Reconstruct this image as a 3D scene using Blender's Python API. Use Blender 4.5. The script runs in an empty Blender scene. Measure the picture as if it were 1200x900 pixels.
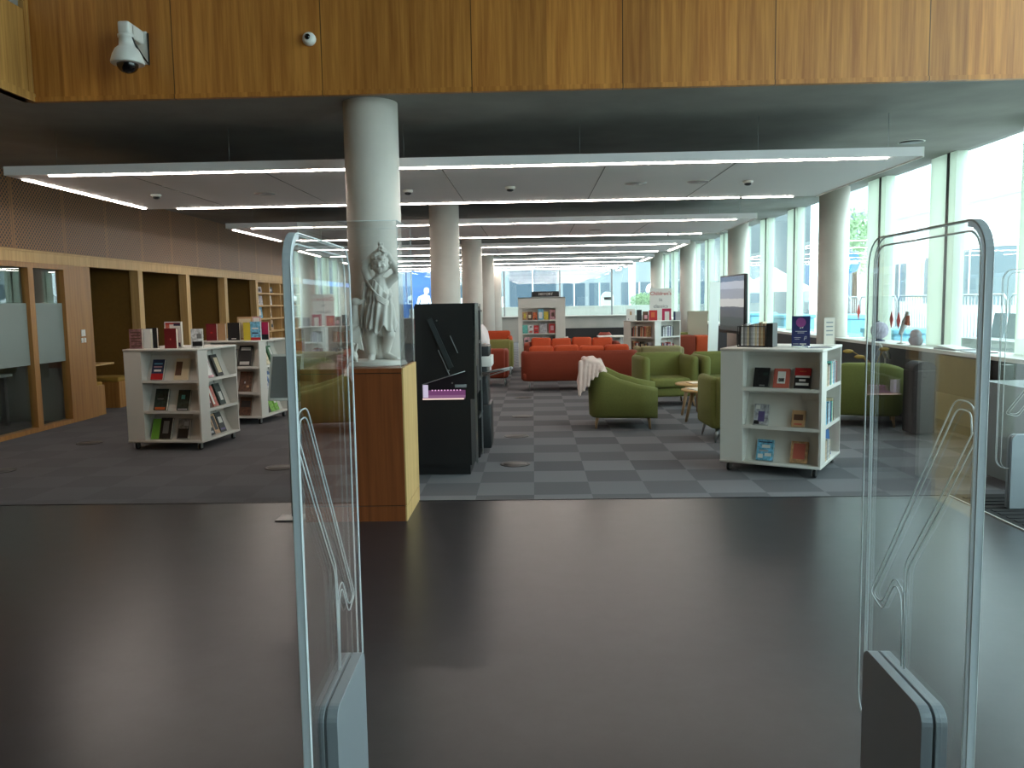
import bpy, bmesh, math, random
from mathutils import Vector, Matrix, Euler
random.seed(7)
SC = bpy.context.scene
COL = SC.collection
PI = math.pi
def lin(c):
    return tuple(((v/255)/12.92 if v/255 <= .04045 else ((v/255+.055)/1.055)**2.4) for v in c)

# ------------------------------------------------------------------ camera
cam = bpy.data.cameras.new('camera'); camo = bpy.data.objects.new('camera', cam); COL.objects.link(camo)
cam.sensor_fit = 'HORIZONTAL'; cam.sensor_width = 36.0; cam.lens = 975/1200*36
cam.clip_start = .05; cam.clip_end = 300
YAW, PITCH, ROLL = math.radians(1.53), math.radians(5.6), math.radians(-0.97)
fw = Vector((-math.sin(YAW)*math.cos(PITCH), math.cos(YAW)*math.cos(PITCH), -math.sin(PITCH)))
rt = Vector((math.cos(YAW), math.sin(YAW), 0)); up = rt.cross(fw)
r2 = rt*math.cos(ROLL)+up*math.sin(ROLL); u2 = -rt*math.sin(ROLL)+up*math.cos(ROLL)
m3 = Matrix((r2, u2, -fw)).transposed()
camo.matrix_world = Matrix.Translation((0, 0, 1.66)) @ m3.to_4x4()
SC.camera = camo

# ------------------------------------------------------------------ world, light, exposure
SKY = 6.6
LED = 38.0
w = bpy.data.worlds.new('daylight'); SC.world = w; w.use_nodes = True
bg = w.node_tree.nodes['Background']; bg.inputs[0].default_value = (.74, .92, 1, 1); bg.inputs[1].default_value = SKY
SC.view_settings.view_transform = 'Standard'; SC.view_settings.look = 'None'
SC.view_settings.exposure = 0.0; SC.view_settings.gamma = 1.0; SC.view_settings.use_curve_mapping = False
def portal(name, loc, rot, sx, sy):
    l = bpy.data.lights.new(name, 'AREA'); l.shape = 'RECTANGLE'; l.size = sx; l.size_y = sy
    l.cycles.is_portal = True
    o = bpy.data.objects.new(name, l); o.location = loc; o.rotation_euler = rot; COL.objects.link(o)
portal('daylight_portal', (5.62, 21.2, 2.25), (0, PI/2, 0), 2.5, 27.5)
portal('daylight_portal', (5.62, 1.6, 3.7), (0, PI/2, 0), 5.4, 11.2)
portal('daylight_portal', (0, 35.2, 2.25), (-PI/2, 0, 0), 11, 2.1)

# ------------------------------------------------------------------ materials
MATS = {}
def nt(name):
    m = bpy.data.materials.new(name); m.use_nodes = True
    t = m.node_tree; b = t.nodes['Principled BSDF']
    return m, t, b
def mat(name, rgb, rough=.6, metal=0., noise=0., scale=30., spec=.5, bump=0., emit=None, es=0., coat=0.):
    if name in MATS: return MATS[name]
    m, t, b = nt(name); c = lin(rgb)
    b.inputs['Base Color'].default_value = (*c, 1); b.inputs['Roughness'].default_value = rough
    b.inputs['Metallic'].default_value = metal; b.inputs['Specular IOR Level'].default_value = spec
    if coat: b.inputs['Coat Weight'].default_value = coat
    if noise or bump:
        tc = t.nodes.new('ShaderNodeTexCoord'); n = t.nodes.new('ShaderNodeTexNoise')
        n.inputs['Scale'].default_value = scale; n.inputs['Detail'].default_value = 5
        t.links.new(tc.outputs['Object'], n.inputs['Vector'])
        if noise:
            r = t.nodes.new('ShaderNodeValToRGB')
            r.color_ramp.elements[0].position = .3; r.color_ramp.elements[1].position = .7
            r.color_ramp.elements[0].color = (*[v*(1-noise) for v in c], 1)
            r.color_ramp.elements[1].color = (*[min(1, v*(1+noise)) for v in c], 1)
            t.links.new(n.outputs['Fac'], r.inputs[0]); t.links.new(r.outputs[0], b.inputs['Base Color'])
        if bump:
            bp = t.nodes.new('ShaderNodeBump'); bp.inputs['Strength'].default_value = bump; bp.inputs['Distance'].default_value = .01
            t.links.new(n.outputs['Fac'], bp.inputs['Height']); t.links.new(bp.outputs[0], b.inputs['Normal'])
    if emit:
        b.inputs['Emission Color'].default_value = (*lin(emit), 1); b.inputs['Emission Strength'].default_value = es
    MATS[name] = m; return m
def wood(name, a, bcol, rough=.4, sx=14., sz=.7, joints=None, axis='X', panels=None):
    if name in MATS: return MATS[name]
    m, t, b = nt(name); N = t.nodes.new; L = t.links.new
    tc = N('ShaderNodeTexCoord'); mp = N('ShaderNodeMapping')
    mp.inputs['Scale'].default_value = (sx, sx, sz)
    L(tc.outputs['Object'], mp.inputs[0])
    n = N('ShaderNodeTexNoise'); n.inputs['Scale'].default_value = 1.0; n.inputs['Detail'].default_value = 6; n.inputs['Roughness'].default_value = .6
    L(mp.outputs[0], n.inputs['Vector'])
    r = N('ShaderNodeValToRGB'); r.color_ramp.elements[0].position = .32; r.color_ramp.elements[1].position = .68
    r.color_ramp.elements[0].color = (*lin(a), 1); r.color_ramp.elements[1].color = (*lin(bcol), 1)
    L(n.outputs['Fac'], r.inputs[0]); col = r.outputs[0]
    if panels:                              # veneer leaves: every panel, and every strip of it, its own tone
        off, pitch, strip = panels
        sep = N('ShaderNodeSeparateXYZ'); L(tc.outputs['Object'], sep.inputs[0])
        def cell(width, shift):
            s = N('ShaderNodeMath'); s.operation = 'SUBTRACT'; s.inputs[1].default_value = shift; L(sep.outputs[axis], s.inputs[0])
            d = N('ShaderNodeMath'); d.operation = 'DIVIDE'; d.inputs[1].default_value = width; L(s.outputs[0], d.inputs[0]); return d
        fl = N('ShaderNodeMath'); fl.operation = 'FLOOR'; L(cell(strip, off).outputs[0], fl.inputs[0])
        wn = N('ShaderNodeTexWhiteNoise'); wn.noise_dimensions = '1D'; L(fl.outputs[0], wn.inputs['W'])
        mr = N('ShaderNodeMapRange'); mr.inputs['To Min'].default_value = .82; mr.inputs['To Max'].default_value = 1.12; L(wn.outputs['Value'], mr.inputs['Value'])
        fr = N('ShaderNodeMath'); fr.operation = 'FRACT'; L(cell(pitch, off).outputs[0], fr.inputs[0])
        pp = N('ShaderNodeMath'); pp.operation = 'PINGPONG'; pp.inputs[1].default_value = .5; L(fr.outputs[0], pp.inputs[0])
        gt = N('ShaderNodeMath'); gt.operation = 'GREATER_THAN'; gt.inputs[1].default_value = .0035; L(pp.outputs[0], gt.inputs[0])
        mx = N('ShaderNodeMapRange'); mx.inputs['To Min'].default_value = .2; L(gt.outputs[0], mx.inputs['Value'])
        mu = N('ShaderNodeMath'); mu.operation = 'MULTIPLY'; L(mr.outputs[0], mu.inputs[0]); L(mx.outputs[0], mu.inputs[1])
        hs = N('ShaderNodeVectorMath'); hs.operation = 'SCALE'; L(col, hs.inputs[0]); L(mu.outputs[0], hs.inputs['Scale']); col = hs.outputs[0]
    L(col, b.inputs['Base Color']); b.inputs['Roughness'].default_value = rough
    MATS[name] = m; return m
def glass(name, tint=(1, 1, 1), base=.04, gloss=(1, 1, 1), rough=0., frost=None):
    if name in MATS: return MATS[name]
    m = bpy.data.materials.new(name); m.use_nodes = True; t = m.node_tree; t.nodes.clear(); N = t.nodes.new; L = t.links.new
    out = N('ShaderNodeOutputMaterial'); tr = N('ShaderNodeBsdfTransparent'); tr.inputs[0].default_value = (*tint, 1)
    gl = N('ShaderNodeBsdfGlossy'); gl.inputs['Roughness'].default_value = rough; gl.inputs[0].default_value = (*gloss, 1)
    g = N('ShaderNodeNewGeometry'); d = N('ShaderNodeVectorMath'); d.operation = 'DOT_PRODUCT'
    L(g.outputs['Incoming'], d.inputs[0]); L(g.outputs['Normal'], d.inputs[1])
    def math_(op, a, bv):
        n = N('ShaderNodeMath'); n.operation = op
        if isinstance(a, (int, float)): n.inputs[0].default_value = a
        else: L(a, n.inputs[0])
        if bv is not None:
            if isinstance(bv, (int, float)): n.inputs[1].default_value = bv
            else: L(bv, n.inputs[1])
        return n.outputs[0]
    ab = math_('ABSOLUTE', d.outputs['Value'], None)
    f = math_('POWER', math_('SUBTRACT', 1.0, ab), 5.0)
    f = math_('ADD', math_('MULTIPLY', f, 1-base), base)
    mx = N('ShaderNodeMixShader'); L(f, mx.inputs[0]); L(tr.outputs[0], mx.inputs[1]); L(gl.outputs[0], mx.inputs[2]); L(mx.outputs[0], out.inputs[0])
    MATS[name] = m; return m
def translucent(name, rgb, trans=.6, rough=.4):
    if name in MATS: return MATS[name]
    m, t, b = nt(name); c = (*lin(rgb), 1); b.inputs['Base Color'].default_value = c; b.inputs['Roughness'].default_value = rough
    tl = t.nodes.new('ShaderNodeBsdfTranslucent'); tl.inputs[0].default_value = c
    mx = t.nodes.new('ShaderNodeMixShader'); mx.inputs[0].default_value = trans
    t.links.new(b.outputs[0], mx.inputs[1]); t.links.new(tl.outputs[0], mx.inputs[2])
    t.links.new(mx.outputs[0], t.nodes['Material Output'].inputs[0]); MATS[name] = m; return m
def emis(name, rgb, s):
    if name in MATS: return MATS[name]
    m = bpy.data.materials.new(name); m.use_nodes = True; t = m.node_tree; t.nodes.clear()
    e = t.nodes.new('ShaderNodeEmission'); e.inputs[0].default_value = (*lin(rgb), 1); e.inputs[1].default_value = s
    o = t.nodes.new('ShaderNodeOutputMaterial'); t.links.new(e.outputs[0], o.inputs[0]); MATS[name] = m; return m

# ------------------------------------------------------------------ mesh helpers
class MB:
    def __init__(s): s.bm = bmesh.new(); s.M = Matrix.Identity(4)
    def _mi(s, faces, mi):
        for f in faces: f.material_index = mi
    def box(s, x0, x1, y0, y1, z0, z1, mi=0, bev=0., seg=2, rot=None, piv=None):
        T = Matrix.Translation(((x0+x1)/2, (y0+y1)/2, (z0+z1)/2)) @ Matrix.Diagonal((abs(x1-x0), abs(y1-y0), abs(z1-z0), 1))
        if rot is not None:
            p = Vector(piv if piv is not None else ((x0+x1)/2, (y0+y1)/2, (z0+z1)/2))
            T = Matrix.Translation(p) @ Euler(rot).to_matrix().to_4x4() @ Matrix.Translation(-p) @ T
        tmp = bmesh.new(); bmesh.ops.create_cube(tmp, size=1, matrix=s.M @ T)
        if bev: bmesh.ops.bevel(tmp, geom=tmp.edges[:], offset=bev, segments=seg, affect='EDGES', profile=.5, clamp_overlap=True)
        s.merge(tmp, mi, smooth=bool(bev)); return s
    def merge(s, tmp, mi=0, smooth=False):
        vm = {v: s.bm.verts.new(v.co) for v in tmp.verts}
        for f in tmp.faces:
            try:
                g = s.bm.faces.new([vm[v] for v in f.verts]); g.material_index = mi; g.smooth = smooth
            except ValueError: pass
        tmp.free()
    def rings(s, rings, mi=0, closed=True, cap=True, smooth=True):
        V = [[s.bm.verts.new(s.M @ Vector(p)) for p in r] for r in rings]
        n = len(V[0])
        for a, b in zip(V, V[1:]):
            for i in range(n if closed else n-1):
                j = (i+1) % n
                f = s.bm.faces.new((a[i], a[j], b[j], b[i])); f.material_index = mi; f.smooth = smooth
        if cap and closed:
            for r, fl in ((V[0], 1), (V[-1], 0)):
                try:
                    f = s.bm.faces.new(r[::-1] if fl else r); f.material_index = mi
                except ValueError: pass
        return s
    def lathe(s, prof, c=(0, 0, 0), n=24, mi=0, axis=None, sx=1, sy=1):
        R = []
        for r, z in prof:
            ring = [Vector((max(r, 1e-4)*math.cos(2*PI*i/n)*sx, max(r, 1e-4)*math.sin(2*PI*i/n)*sy, z)) for i in range(n)]
            if axis is not None:
                q = Vector((0, 0, 1)).rotation_difference(Vector(axis).normalized()); ring = [q @ v for v in ring]
            R.append([v+Vector(c) for v in ring])
        return s.rings(R, mi)
    def cyl(s, p0, p1, r0, r1=None, n=12, mi=0):
        p0, p1 = Vector(p0), Vector(p1); r1 = r0 if r1 is None else r1
        return s.lathe([(r0, 0), (r1, (p1-p0).length)], p0, n, mi, axis=p1-p0)
    def capsule(s, p0, p1, r0, r1=None, n=14, mi=0):
        p0, p1 = Vector(p0), Vector(p1); r1 = r0 if r1 is None else r1; L = (p1-p0).length
        k = 5; prof = [(r0*math.cos(a), -r0*math.sin(a)) for a in [PI/2*(1-i/k) for i in range(k)]]
        prof += [(r0, 0), (r1, L)] + [(r1*math.cos(a), L+r1*math.sin(a)) for a in [PI/2*(i+1)/k for i in range(k)]]
        return s.lathe(prof, p0, n, mi, axis=(p1-p0) if L > 1e-6 else (0, 0, 1))
    def ball(s, c, r, mi=0, n=20, m=12):
        rx, ry, rz = (r, r, r) if isinstance(r, (int, float)) else r
        R = [[Vector(c)+Vector((rx*math.sin(a)*math.cos(2*PI*i/n), ry*math.sin(a)*math.sin(2*PI*i/n), -rz*math.cos(a))) for i in range(n)] for a in [max(1e-3, min(PI-1e-3, PI*k/m)) for k in range(m+1)]]
        return s.rings(R, mi)
    def tube(s, pts, r, n=8, mi=0, closed=False):
        pts = [Vector(p) for p in pts]; R = []
        N = len(pts); prev = None
        for i in range(N):
            a = pts[i-1] if (i > 0 or closed) else pts[i]; b = pts[(i+1) % N] if (i < N-1 or closed) else pts[i]
            t = (b-a).normalized()
            if prev is None:
                nrm = t.cross(Vector((0, 0, 1)) if abs(t.z) < .9 else Vector((1, 0, 0))).normalized()
            else:
                nrm = (prev - t*prev.dot(t)).normalized()
            prev = nrm; bn = t.cross(nrm)
            R.append([pts[i]+(nrm*math.cos(2*PI*k/n)+bn*math.sin(2*PI*k/n))*r for k in range(n)])
        if closed: R.append(R[0])
        return s.rings(R, mi, cap=not closed)
    def prism(s, poly, axis, a0, a1, mi=0):
        def P(u, v, a): return {'X': (a, u, v), 'Y': (u, a, v), 'Z': (u, v, a)}[axis]
        return s.rings([[P(u, v, a0) for u, v in poly], [P(u, v, a1) for u, v in poly]], mi, smooth=False)
    def build(s, name, mats, parent=None, label=None, smooth=None, mods=None):
        me = bpy.data.meshes.new(name)
        if s.bm.faces:
            bmesh.ops.recalc_face_normals(s.bm, faces=s.bm.faces[:])
        s.bm.to_mesh(me); s.bm.free()
        for m in (mats if isinstance(mats, (list, tuple)) else [mats]): me.materials.append(m)
        if smooth is not None:
            for p in me.polygons: p.use_smooth = smooth
        o = bpy.data.objects.new(name, me); COL.objects.link(o)
        if parent: o.parent = parent
        if label: o['label'] = label
        return o
def tag(o, label, cat, group=None, kind=None):
    if label: o['label'] = label
    if cat: o['category'] = cat
    if group: o['group'] = group
    if kind: o['kind'] = kind
    return o
def thing(name, label, cat, loc=(0, 0, 0), rz=0, group=None, rot=None):
    o = bpy.data.objects.new(name, None); COL.objects.link(o); o.empty_display_size = .1
    o.location = loc; o.rotation_euler = rot if rot else (0, 0, rz)
    return tag(o, label, cat, group)
def struct(name, mb, m, parent=None):
    o = mb.build(name, m, parent)
    if not parent: o['kind'] = 'structure'
    return o
def dup(root, label, loc=None, rz=None):
    r = root.copy(); COL.objects.link(r); r['label'] = label
    if loc is not None: r.location = loc
    if rz is not None: r.rotation_euler = (0, 0, rz)
    for ch in root.children:
        c = ch.copy(); COL.objects.link(c); c.parent = r
        for g in ch.children:
            d = g.copy(); COL.objects.link(d); d.parent = c
    return r
def text(name, s, size, m, parent, loc, rot, ext=.002, align='CENTER', label=None):
    cu = bpy.data.curves.new(name, 'FONT'); cu.body = s; cu.size = size; cu.extrude = ext; cu.align_x = align; cu.align_y = 'CENTER'; cu.resolution_u = 2
    t = bpy.data.objects.new(name, cu); COL.objects.link(t); bpy.context.view_layer.update()
    me = bpy.data.meshes.new_from_object(t.evaluated_get(bpy.context.evaluated_depsgraph_get()))
    bpy.data.objects.remove(t); me.materials.clear(); me.materials.append(m)
    o = bpy.data.objects.new(name, me); COL.objects.link(o); o.location = loc; o.rotation_euler = rot
    if parent: o.parent = parent
    return o
def remesh(o, vox, smooth=6, fac=.5):
    r = o.modifiers.new('remesh', 'REMESH'); r.mode = 'VOXEL'; r.voxel_size = vox; r.use_smooth_shade = True
    if smooth:
        k = o.modifiers.new('smooth', 'SMOOTH'); k.iterations = smooth; k.factor = fac
    return o

# ------------------------------------------------------------------ shared materials
M_white = mat('white_laminate', (226, 224, 218), .45)
M_led = emis('led_light', (255, 240, 228), LED)
M_conc = mat('soffit_concrete', (140, 138, 133), .8, noise=.14, scale=1.6)
M_col = mat('column_concrete', (222, 215, 206), .6, noise=.05, scale=3)
M_raft = mat('raft_white', (232, 229, 230), .6)
M_oak = wood('oak_veneer', (142, 98, 48), (172, 124, 66), .42, 22, .9)
M_oakp = wood('oak_panels', (166, 100, 38), (212, 144, 66), .42, 24, .9, panels=(-.503, 1.308, .327))
M_oaky = wood('oak_side_boards', (160, 110, 52), (202, 152, 84), .42, 24, .9, axis='Y', panels=(0, .62, .155))
M_walnut = wood('red_brown_veneer', (118, 62, 32), (146, 82, 44), .38, 26, .9)
M_pale = wood('pale_oak', (186, 148, 92), (210, 174, 116), .5, 22, .9)
M_black = mat('black_laminate', (20, 20, 21), .45)
M_dark = mat('dark_plastic', (32, 33, 35), .4)
M_chrome = mat('chrome', (200, 202, 205), .2, 1)
M_steel = mat('brushed_steel', (170, 172, 172), .35, 1)
M_grey = mat('grey_plastic', (140, 143, 146), .45)
M_pages = mat('book_pages', (226, 218, 200), .8)
M_acr = glass('clear_acrylic', (.985, .99, .99), .045)
M_pane = glass('window_glass', (.95, .985, .965), .04)
M_red = mat('rust_fabric', (130, 50, 26), .85, noise=.07, scale=60)
M_redl = mat('orange_fabric', (188, 74, 34), .85, noise=.07, scale=60)
M_green = mat('green_fabric', (108, 112, 54), .85, noise=.08, scale=60)
M_olive = mat('olive_fabric', (120, 116, 60), .85, noise=.08, scale=60)
M_must = mat('mustard_fabric', (150, 118, 44), .85, noise=.06, scale=50)
M_felt = mat('brown_felt', (118, 86, 30), .9, noise=.06, scale=20)

# ================================================================== SETTING
# floor: vinyl up to y=6.9, carpet tiles beyond
def vinyl():
    m, t, b = nt('vinyl'); N = t.nodes.new; L = t.links.new
    tc = N('ShaderNodeTexCoord'); n = N('ShaderNodeTexNoise'); n.inputs['Scale'].default_value = 5; n.inputs['Detail'].default_value = 8; n.inputs['Roughness'].default_value = .7
    L(tc.outputs['Object'], n.inputs['Vector'])
    r = N('ShaderNodeValToRGB'); r.color_ramp.elements[0].position = .3; r.color_ramp.elements[1].position = .7
    r.color_ramp.elements[0].color = (*lin((44, 42, 45)), 1); r.color_ramp.elements[1].color = (*lin((55, 52, 56)), 1)
    L(n.outputs['Fac'], r.inputs[0]); L(r.outputs[0], b.inputs['Base Color']); b.inputs['Roughness'].default_value = .30
    b.inputs['Specular IOR Level'].default_value = .5
    return m
def carpet():
    m, t, b = nt('carpet_tiles'); N = t.nodes.new; L = t.links.new
    tc = N('ShaderNodeTexCoord'); mp = N('ShaderNodeMapping'); mp.inputs['Location'].default_value = (.0263+20, -7.326/.505+.5, 0); mp.inputs['Scale'].default_value = (1/.4985, 1/.505, 0)
    L(tc.outputs['Object'], mp.inputs[0])
    fl = N('ShaderNodeVectorMath'); fl.operation = 'FLOOR'; L(mp.outputs[0], fl.inputs[0])
    wn = N('ShaderNodeTexWhiteNoise'); wn.noise_dimensions = '3D'; L(fl.outputs[0], wn.inputs['Vector'])
    dt = N('ShaderNodeVectorMath'); dt.operation = 'DOT_PRODUCT'; dt.inputs[1].default_value = (1, 1, 0); L(fl.outputs[0], dt.inputs[0])
    md = N('ShaderNodeMath'); md.operation = 'FLOORED_MODULO'; md.inputs[1].default_value = 2; L(dt.outputs['Value'], md.inputs[0])
    ad = N('ShaderNodeMath'); ad.operation = 'MULTIPLY_ADD'; ad.inputs[1].default_value = .7; L(md.outputs[0], ad.inputs[0])
    ml = N('ShaderNodeMath'); ml.operation = 'MULTIPLY'; ml.inputs[1].default_value = .3; L(wn.outputs['Value'], ml.inputs[0]); L(ml.outputs[0], ad.inputs[2])
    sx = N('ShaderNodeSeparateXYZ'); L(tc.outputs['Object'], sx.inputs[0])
    nap_sheen = N('ShaderNodeMapRange'); nap_sheen.inputs['From Min'].default_value = -1.45; nap_sheen.inputs['From Max'].default_value = -1.35; nap_sheen.inputs['To Min'].default_value = .22; L(sx.outputs['X'], nap_sheen.inputs['Value'])  # view-dependent pile sheen painted into the colour: left tiles darker, less contrast
    sheen_mul = N('ShaderNodeMath'); sheen_mul.operation = 'MULTIPLY'; L(ad.outputs[0], sheen_mul.inputs[0]); L(nap_sheen.outputs[0], sheen_mul.inputs[1]); ad = sheen_mul
    r = N('ShaderNodeValToRGB'); r.color_ramp.elements[0].color = (*lin((92, 92, 95)), 1); r.color_ramp.elements[1].color = (*lin((120, 120, 123)), 1)
    L(ad.outputs[0], r.inputs[0])
    n = N('ShaderNodeTexNoise'); n.inputs['Scale'].default_value = 160; L(tc.outputs['Object'], n.inputs['Vector'])
    mr = N('ShaderNodeMapRange'); mr.inputs['To Min'].default_value = .75; mr.inputs['To Max'].default_value = 1.2; L(n.outputs['Fac'], mr.inputs['Value'])
    sc = N('ShaderNodeVectorMath'); sc.operation = 'SCALE'; L(r.outputs[0], sc.inputs[0]); L(mr.outputs[0], sc.inputs['Scale'])
    L(sc.outputs[0], b.inputs['Base Color']); b.inputs['Roughness'].default_value = .95; b.inputs['Specular IOR Level'].default_value = .15
    return m
b = MB(); b.box(-10.6, 5.6, -4.2, 6.9, -.2, 0); struct('floor', b, vinyl())
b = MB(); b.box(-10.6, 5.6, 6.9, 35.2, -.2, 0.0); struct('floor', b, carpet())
b = MB(); b.box(-6.82, 3.43, 6.885, 6.9, 0, .004); struct('trim_1', b, M_dark)
# entrance mat (lobby on the right)
mt = MB(); mt.box(3.44, 5.04, .5, 6.9, 0, .006)
for i in range(60): mt.box(3.5, 5.0, .55+i*.105, .6+i*.105, .006, .011)
tag(mt.build('entrance_mat', mat('black_mat', (26, 26, 28), .9)), 'ribbed black entrance mat on the floor by the right-hand lobby', 'mat')
b = MB(); b.box(3.425, 3.44, .5, 6.9, 0, .008); struct('trim_2', b, mat('mat_edge', (190, 188, 178), .4))

# soffit slab with the void in front
b = MB(); b.box(-6.9, 5.6, 7.49, 35.4, 3.49, 4.2); b.box(-6.9, -4.42, -4.2, 7.49, 3.49, 4.2)
b.box(-10.6, -6.9, 9.4, 35.4, 3.49, 4.2)
struct('ceiling', b, M_conc)
b = MB(); b.box(-10.6, 5.8, -4.3, 12, 6.6, 6.8); struct('ceiling_upper', b, mat('dark_ceiling', (84, 80, 76), .8))
b = MB(); b.box(-4.42, 5.42, 7.45, 7.49, 3.49, 4.75); b.box(-4.42, 5.42, 7.435, 7.45, 3.49, 3.53)
struct('wall_fascia', b, M_oakp)
b = MB(); b.box(-4.42, -4.38, -4.2, 7.45, 3.49, 4.26); b.box(-4.46, -4.36, -4.2, 7.45, 3.49, 3.56); b.box(-4.42, -4.372, 7.38, 7.45, 3.49, 4.75)
struct('wall_balcony', b, M_oaky)
b = MB(); b.box(-4.41, -4.395, -4.2, 7.38, 4.26, 5.1); struct('window_1', b, M_pane)
b = MB(); b.box(-10.6, 5.8, 11.9, 12, 4.2, 6.6); b.box(-10.6, -10.5, -4.2, 12, 4.2, 6.6); struct('wall_upper', b, mat('dim_plaster', (150, 146, 140), .8))
b = MB(); b.box(-10.6, 5.6, -4.3, -4.2, 0, 6.6); struct('wall_back', b, mat('dark_wall', (70, 62, 54), .8))
b = MB(); b.box(-6.9, -6.82, -4.2, 9.6, 0, 3.49); struct('wall_left_front', b, wood('oak_wall_front', (146, 92, 42), (188, 130, 68), .42, 22, .9))
# upper-floor ceiling lamps glimpsed over the balcony
for i, (x, y, l) in enumerate([(-5.6, 7.0, 'left'), (-5.15, 7.0, 'right')]):
    k = MB(); k.box(x-.06, x+.06, y-1.2, y+1.2, 6.5, 6.6); tag(k.build('ceiling_lamp', emis('upper_lamp', (255, 250, 244), 4.0)), 'bright ceiling lamp above the upper balcony, %s of the two' % l, 'lamp', 'lamps above the balcony')

# left wall: perforated band over timber rail, glazed partition, booths
def perf():
    m, t, b = nt('perforated_oak'); N = t.nodes.new; L = t.links.new
    tc = N('ShaderNodeTexCoord'); sep = N('ShaderNodeSeparateXYZ'); L(tc.outputs['Object'], sep.inputs[0])
    def mth(op, a, b_=None):
        n = N('ShaderNodeMath'); n.operation = op
        for i, v in enumerate((a, b_)):
            if v is None: continue
            if isinstance(v, (int, float)): n.inputs[i].default_value = v
            else: L(v, n.inputs[i])
        return n.outputs[0]
    yy = mth('DIVIDE', mth('SUBTRACT', sep.outputs['Y'], 10.909), .066); zz = mth('DIVIDE', mth('SUBTRACT', sep.outputs['Z'], 2.49), .033)
    row = mth('FLOOR', zz); sh = mth('MULTIPLY', mth('FLOORED_MODULO', row, 2.0), .5)
    fy = mth('SUBTRACT', mth('FRACT', mth('ADD', yy, sh)), .5); fz = mth('SUBTRACT', mth('FRACT', zz), .5)
    d = mth('ADD', mth('POWER', mth('MULTIPLY', fy, 2.0), 2.0), mth('POWER', fz, 2.0))
    hole = mth('LESS_THAN', d, .24)
    pf = mth('FRACT', mth('DIVIDE', mth('SUBTRACT', sep.outputs['Y'], 10.909-.03), 1.2105))
    solid = mth('LESS_THAN', pf, .06)
    seam = mth('LESS_THAN', mth('ABSOLUTE', mth('SUBTRACT', pf, .028)), .003)
    hole = mth('MAXIMUM', mth('MULTIPLY', hole, mth('SUBTRACT', 1.0, solid)), seam)
    mx = N('ShaderNodeMix'); mx.data_type = 'RGBA'; L(hole, mx.inputs['Factor'])
    mx.inputs['A'].default_value = (*lin((142, 98, 54)), 1); mx.inputs['B'].default_value = (*lin((26, 16, 10)), 1)
    L(mx.outputs['Result'], b.inputs['Base Color']); b.inputs['Roughness'].default_value = .5
    return m
b = MB(); b.box(-6.9, -6.82, 9.6, 35.2, 2.47, 3.49); struct('wall_left', b, perf())
b = MB(); b.box(-6.92, -6.79, 9.6, 24.6, 2.31, 2.47); b.box(-6.92, -6.775, 9.6, 24.6, 2.45, 2.475); struct('trim_3', b, M_pale)
b = MB(); b.box(-6.95, -6.8, 12.2, 12.72, 0, 2.31); struct('trim_4', b, M_oak)
for i, (a, c) in enumerate([(14.29, 14.55), (16.29, 16.62), (18.33, 18.7), (20.4, 20.62)]):
    b = MB(); b.box(-6.95, -6.8, a, a+.17, 0, 2.31); struct('trim_%d' % (5+i), b, M_pale)
b = MB()
b.box(-8.6, -8.5, 12.4, 20.7, 0, 2.6)
for a in (12.32, 14.32, 16.34, 18.4, 20.45): b.box(-8.5, -6.95, a, a+.14, 0, 2.6)
b.box(-8.6, -6.9, 12.4, 20.7, 2.5, 2.6)
struct('wall_booths', b, M_felt)
# booth bench and table seen in the first booth
t = thing('booth_bench', 'timber booth bench with mustard seat pad in the first booth', 'bench', (-7.55, 12.72, 0))
k = MB(); k.box(-.72, .68, -.25, .25, 0, .44); k.box(.68, .72, -.26, .28, 0, .47); k.build('base', M_oak, t)
k = MB(); k.box(-.72, .70, -.25, .27, .44, .52, bev=.02); k.build('seat_pad', M_must, t)
t = thing('booth_table', 'thin oak table top inside the first booth', 'table', (-7.6, 13.35, 0))
k = MB(); k.box(-.75, .62, -.3, .3, .755, .785, bev=.006); k.build('table_top', M_pale, t)
k = MB(); k.cyl((0, 0, 0.02), (0, 0, .755), .035, n=16); k.lathe([(.22, 0), (.22, .015), (.04, .03)], n=24); k.build('pedestal', M_steel, t)
t = thing('booth_bench', 'mustard booth bench along the far side of the first booth', 'bench', (-7.55, 14.0, 0))
k = MB(); k.box(-.72, .55, -.2, .28, 0, .44); k.build('base', M_oak, t)
k = MB(); k.box(-.72, .55, -.22, .28, .44, .52, bev=.02); k.build('seat_pad', M_must, t)
# glazed partition / sliding door
d = bpy.data.objects.new('door_1', None); COL.objects.link(d); d['kind'] = 'structure'
k = MB()
for a, c in ((9.6, 9.72), (12.0, 12.2)): k.box(-6.92, -6.8, a, c, .0, 2.31)
k.box(-6.92, -6.8, 9.72, 12.0, 0, .06); k.box(-6.92, -6.8, 9.72, 12.0, 2.24, 2.31); k.build('frame', M_oak, d)
k = MB(); k.box(-6.9, -6.8, 11.14, 11.26, .06, 2.24); k.build('mullion', M_oak, d)
for a, c in ((9.72, 11.14), (11.26, 12.0)):
    k = MB(); k.box(-6.868, -6.86, a, c, .06, 2.24); k.build('pane', M_pane, d)
    k = MB(); k.box(-6.857, -6.855, a, c, .92, 1.76); k.build('frosted_band', translucent('frosted_film', (172, 186, 182), .45), d)
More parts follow.
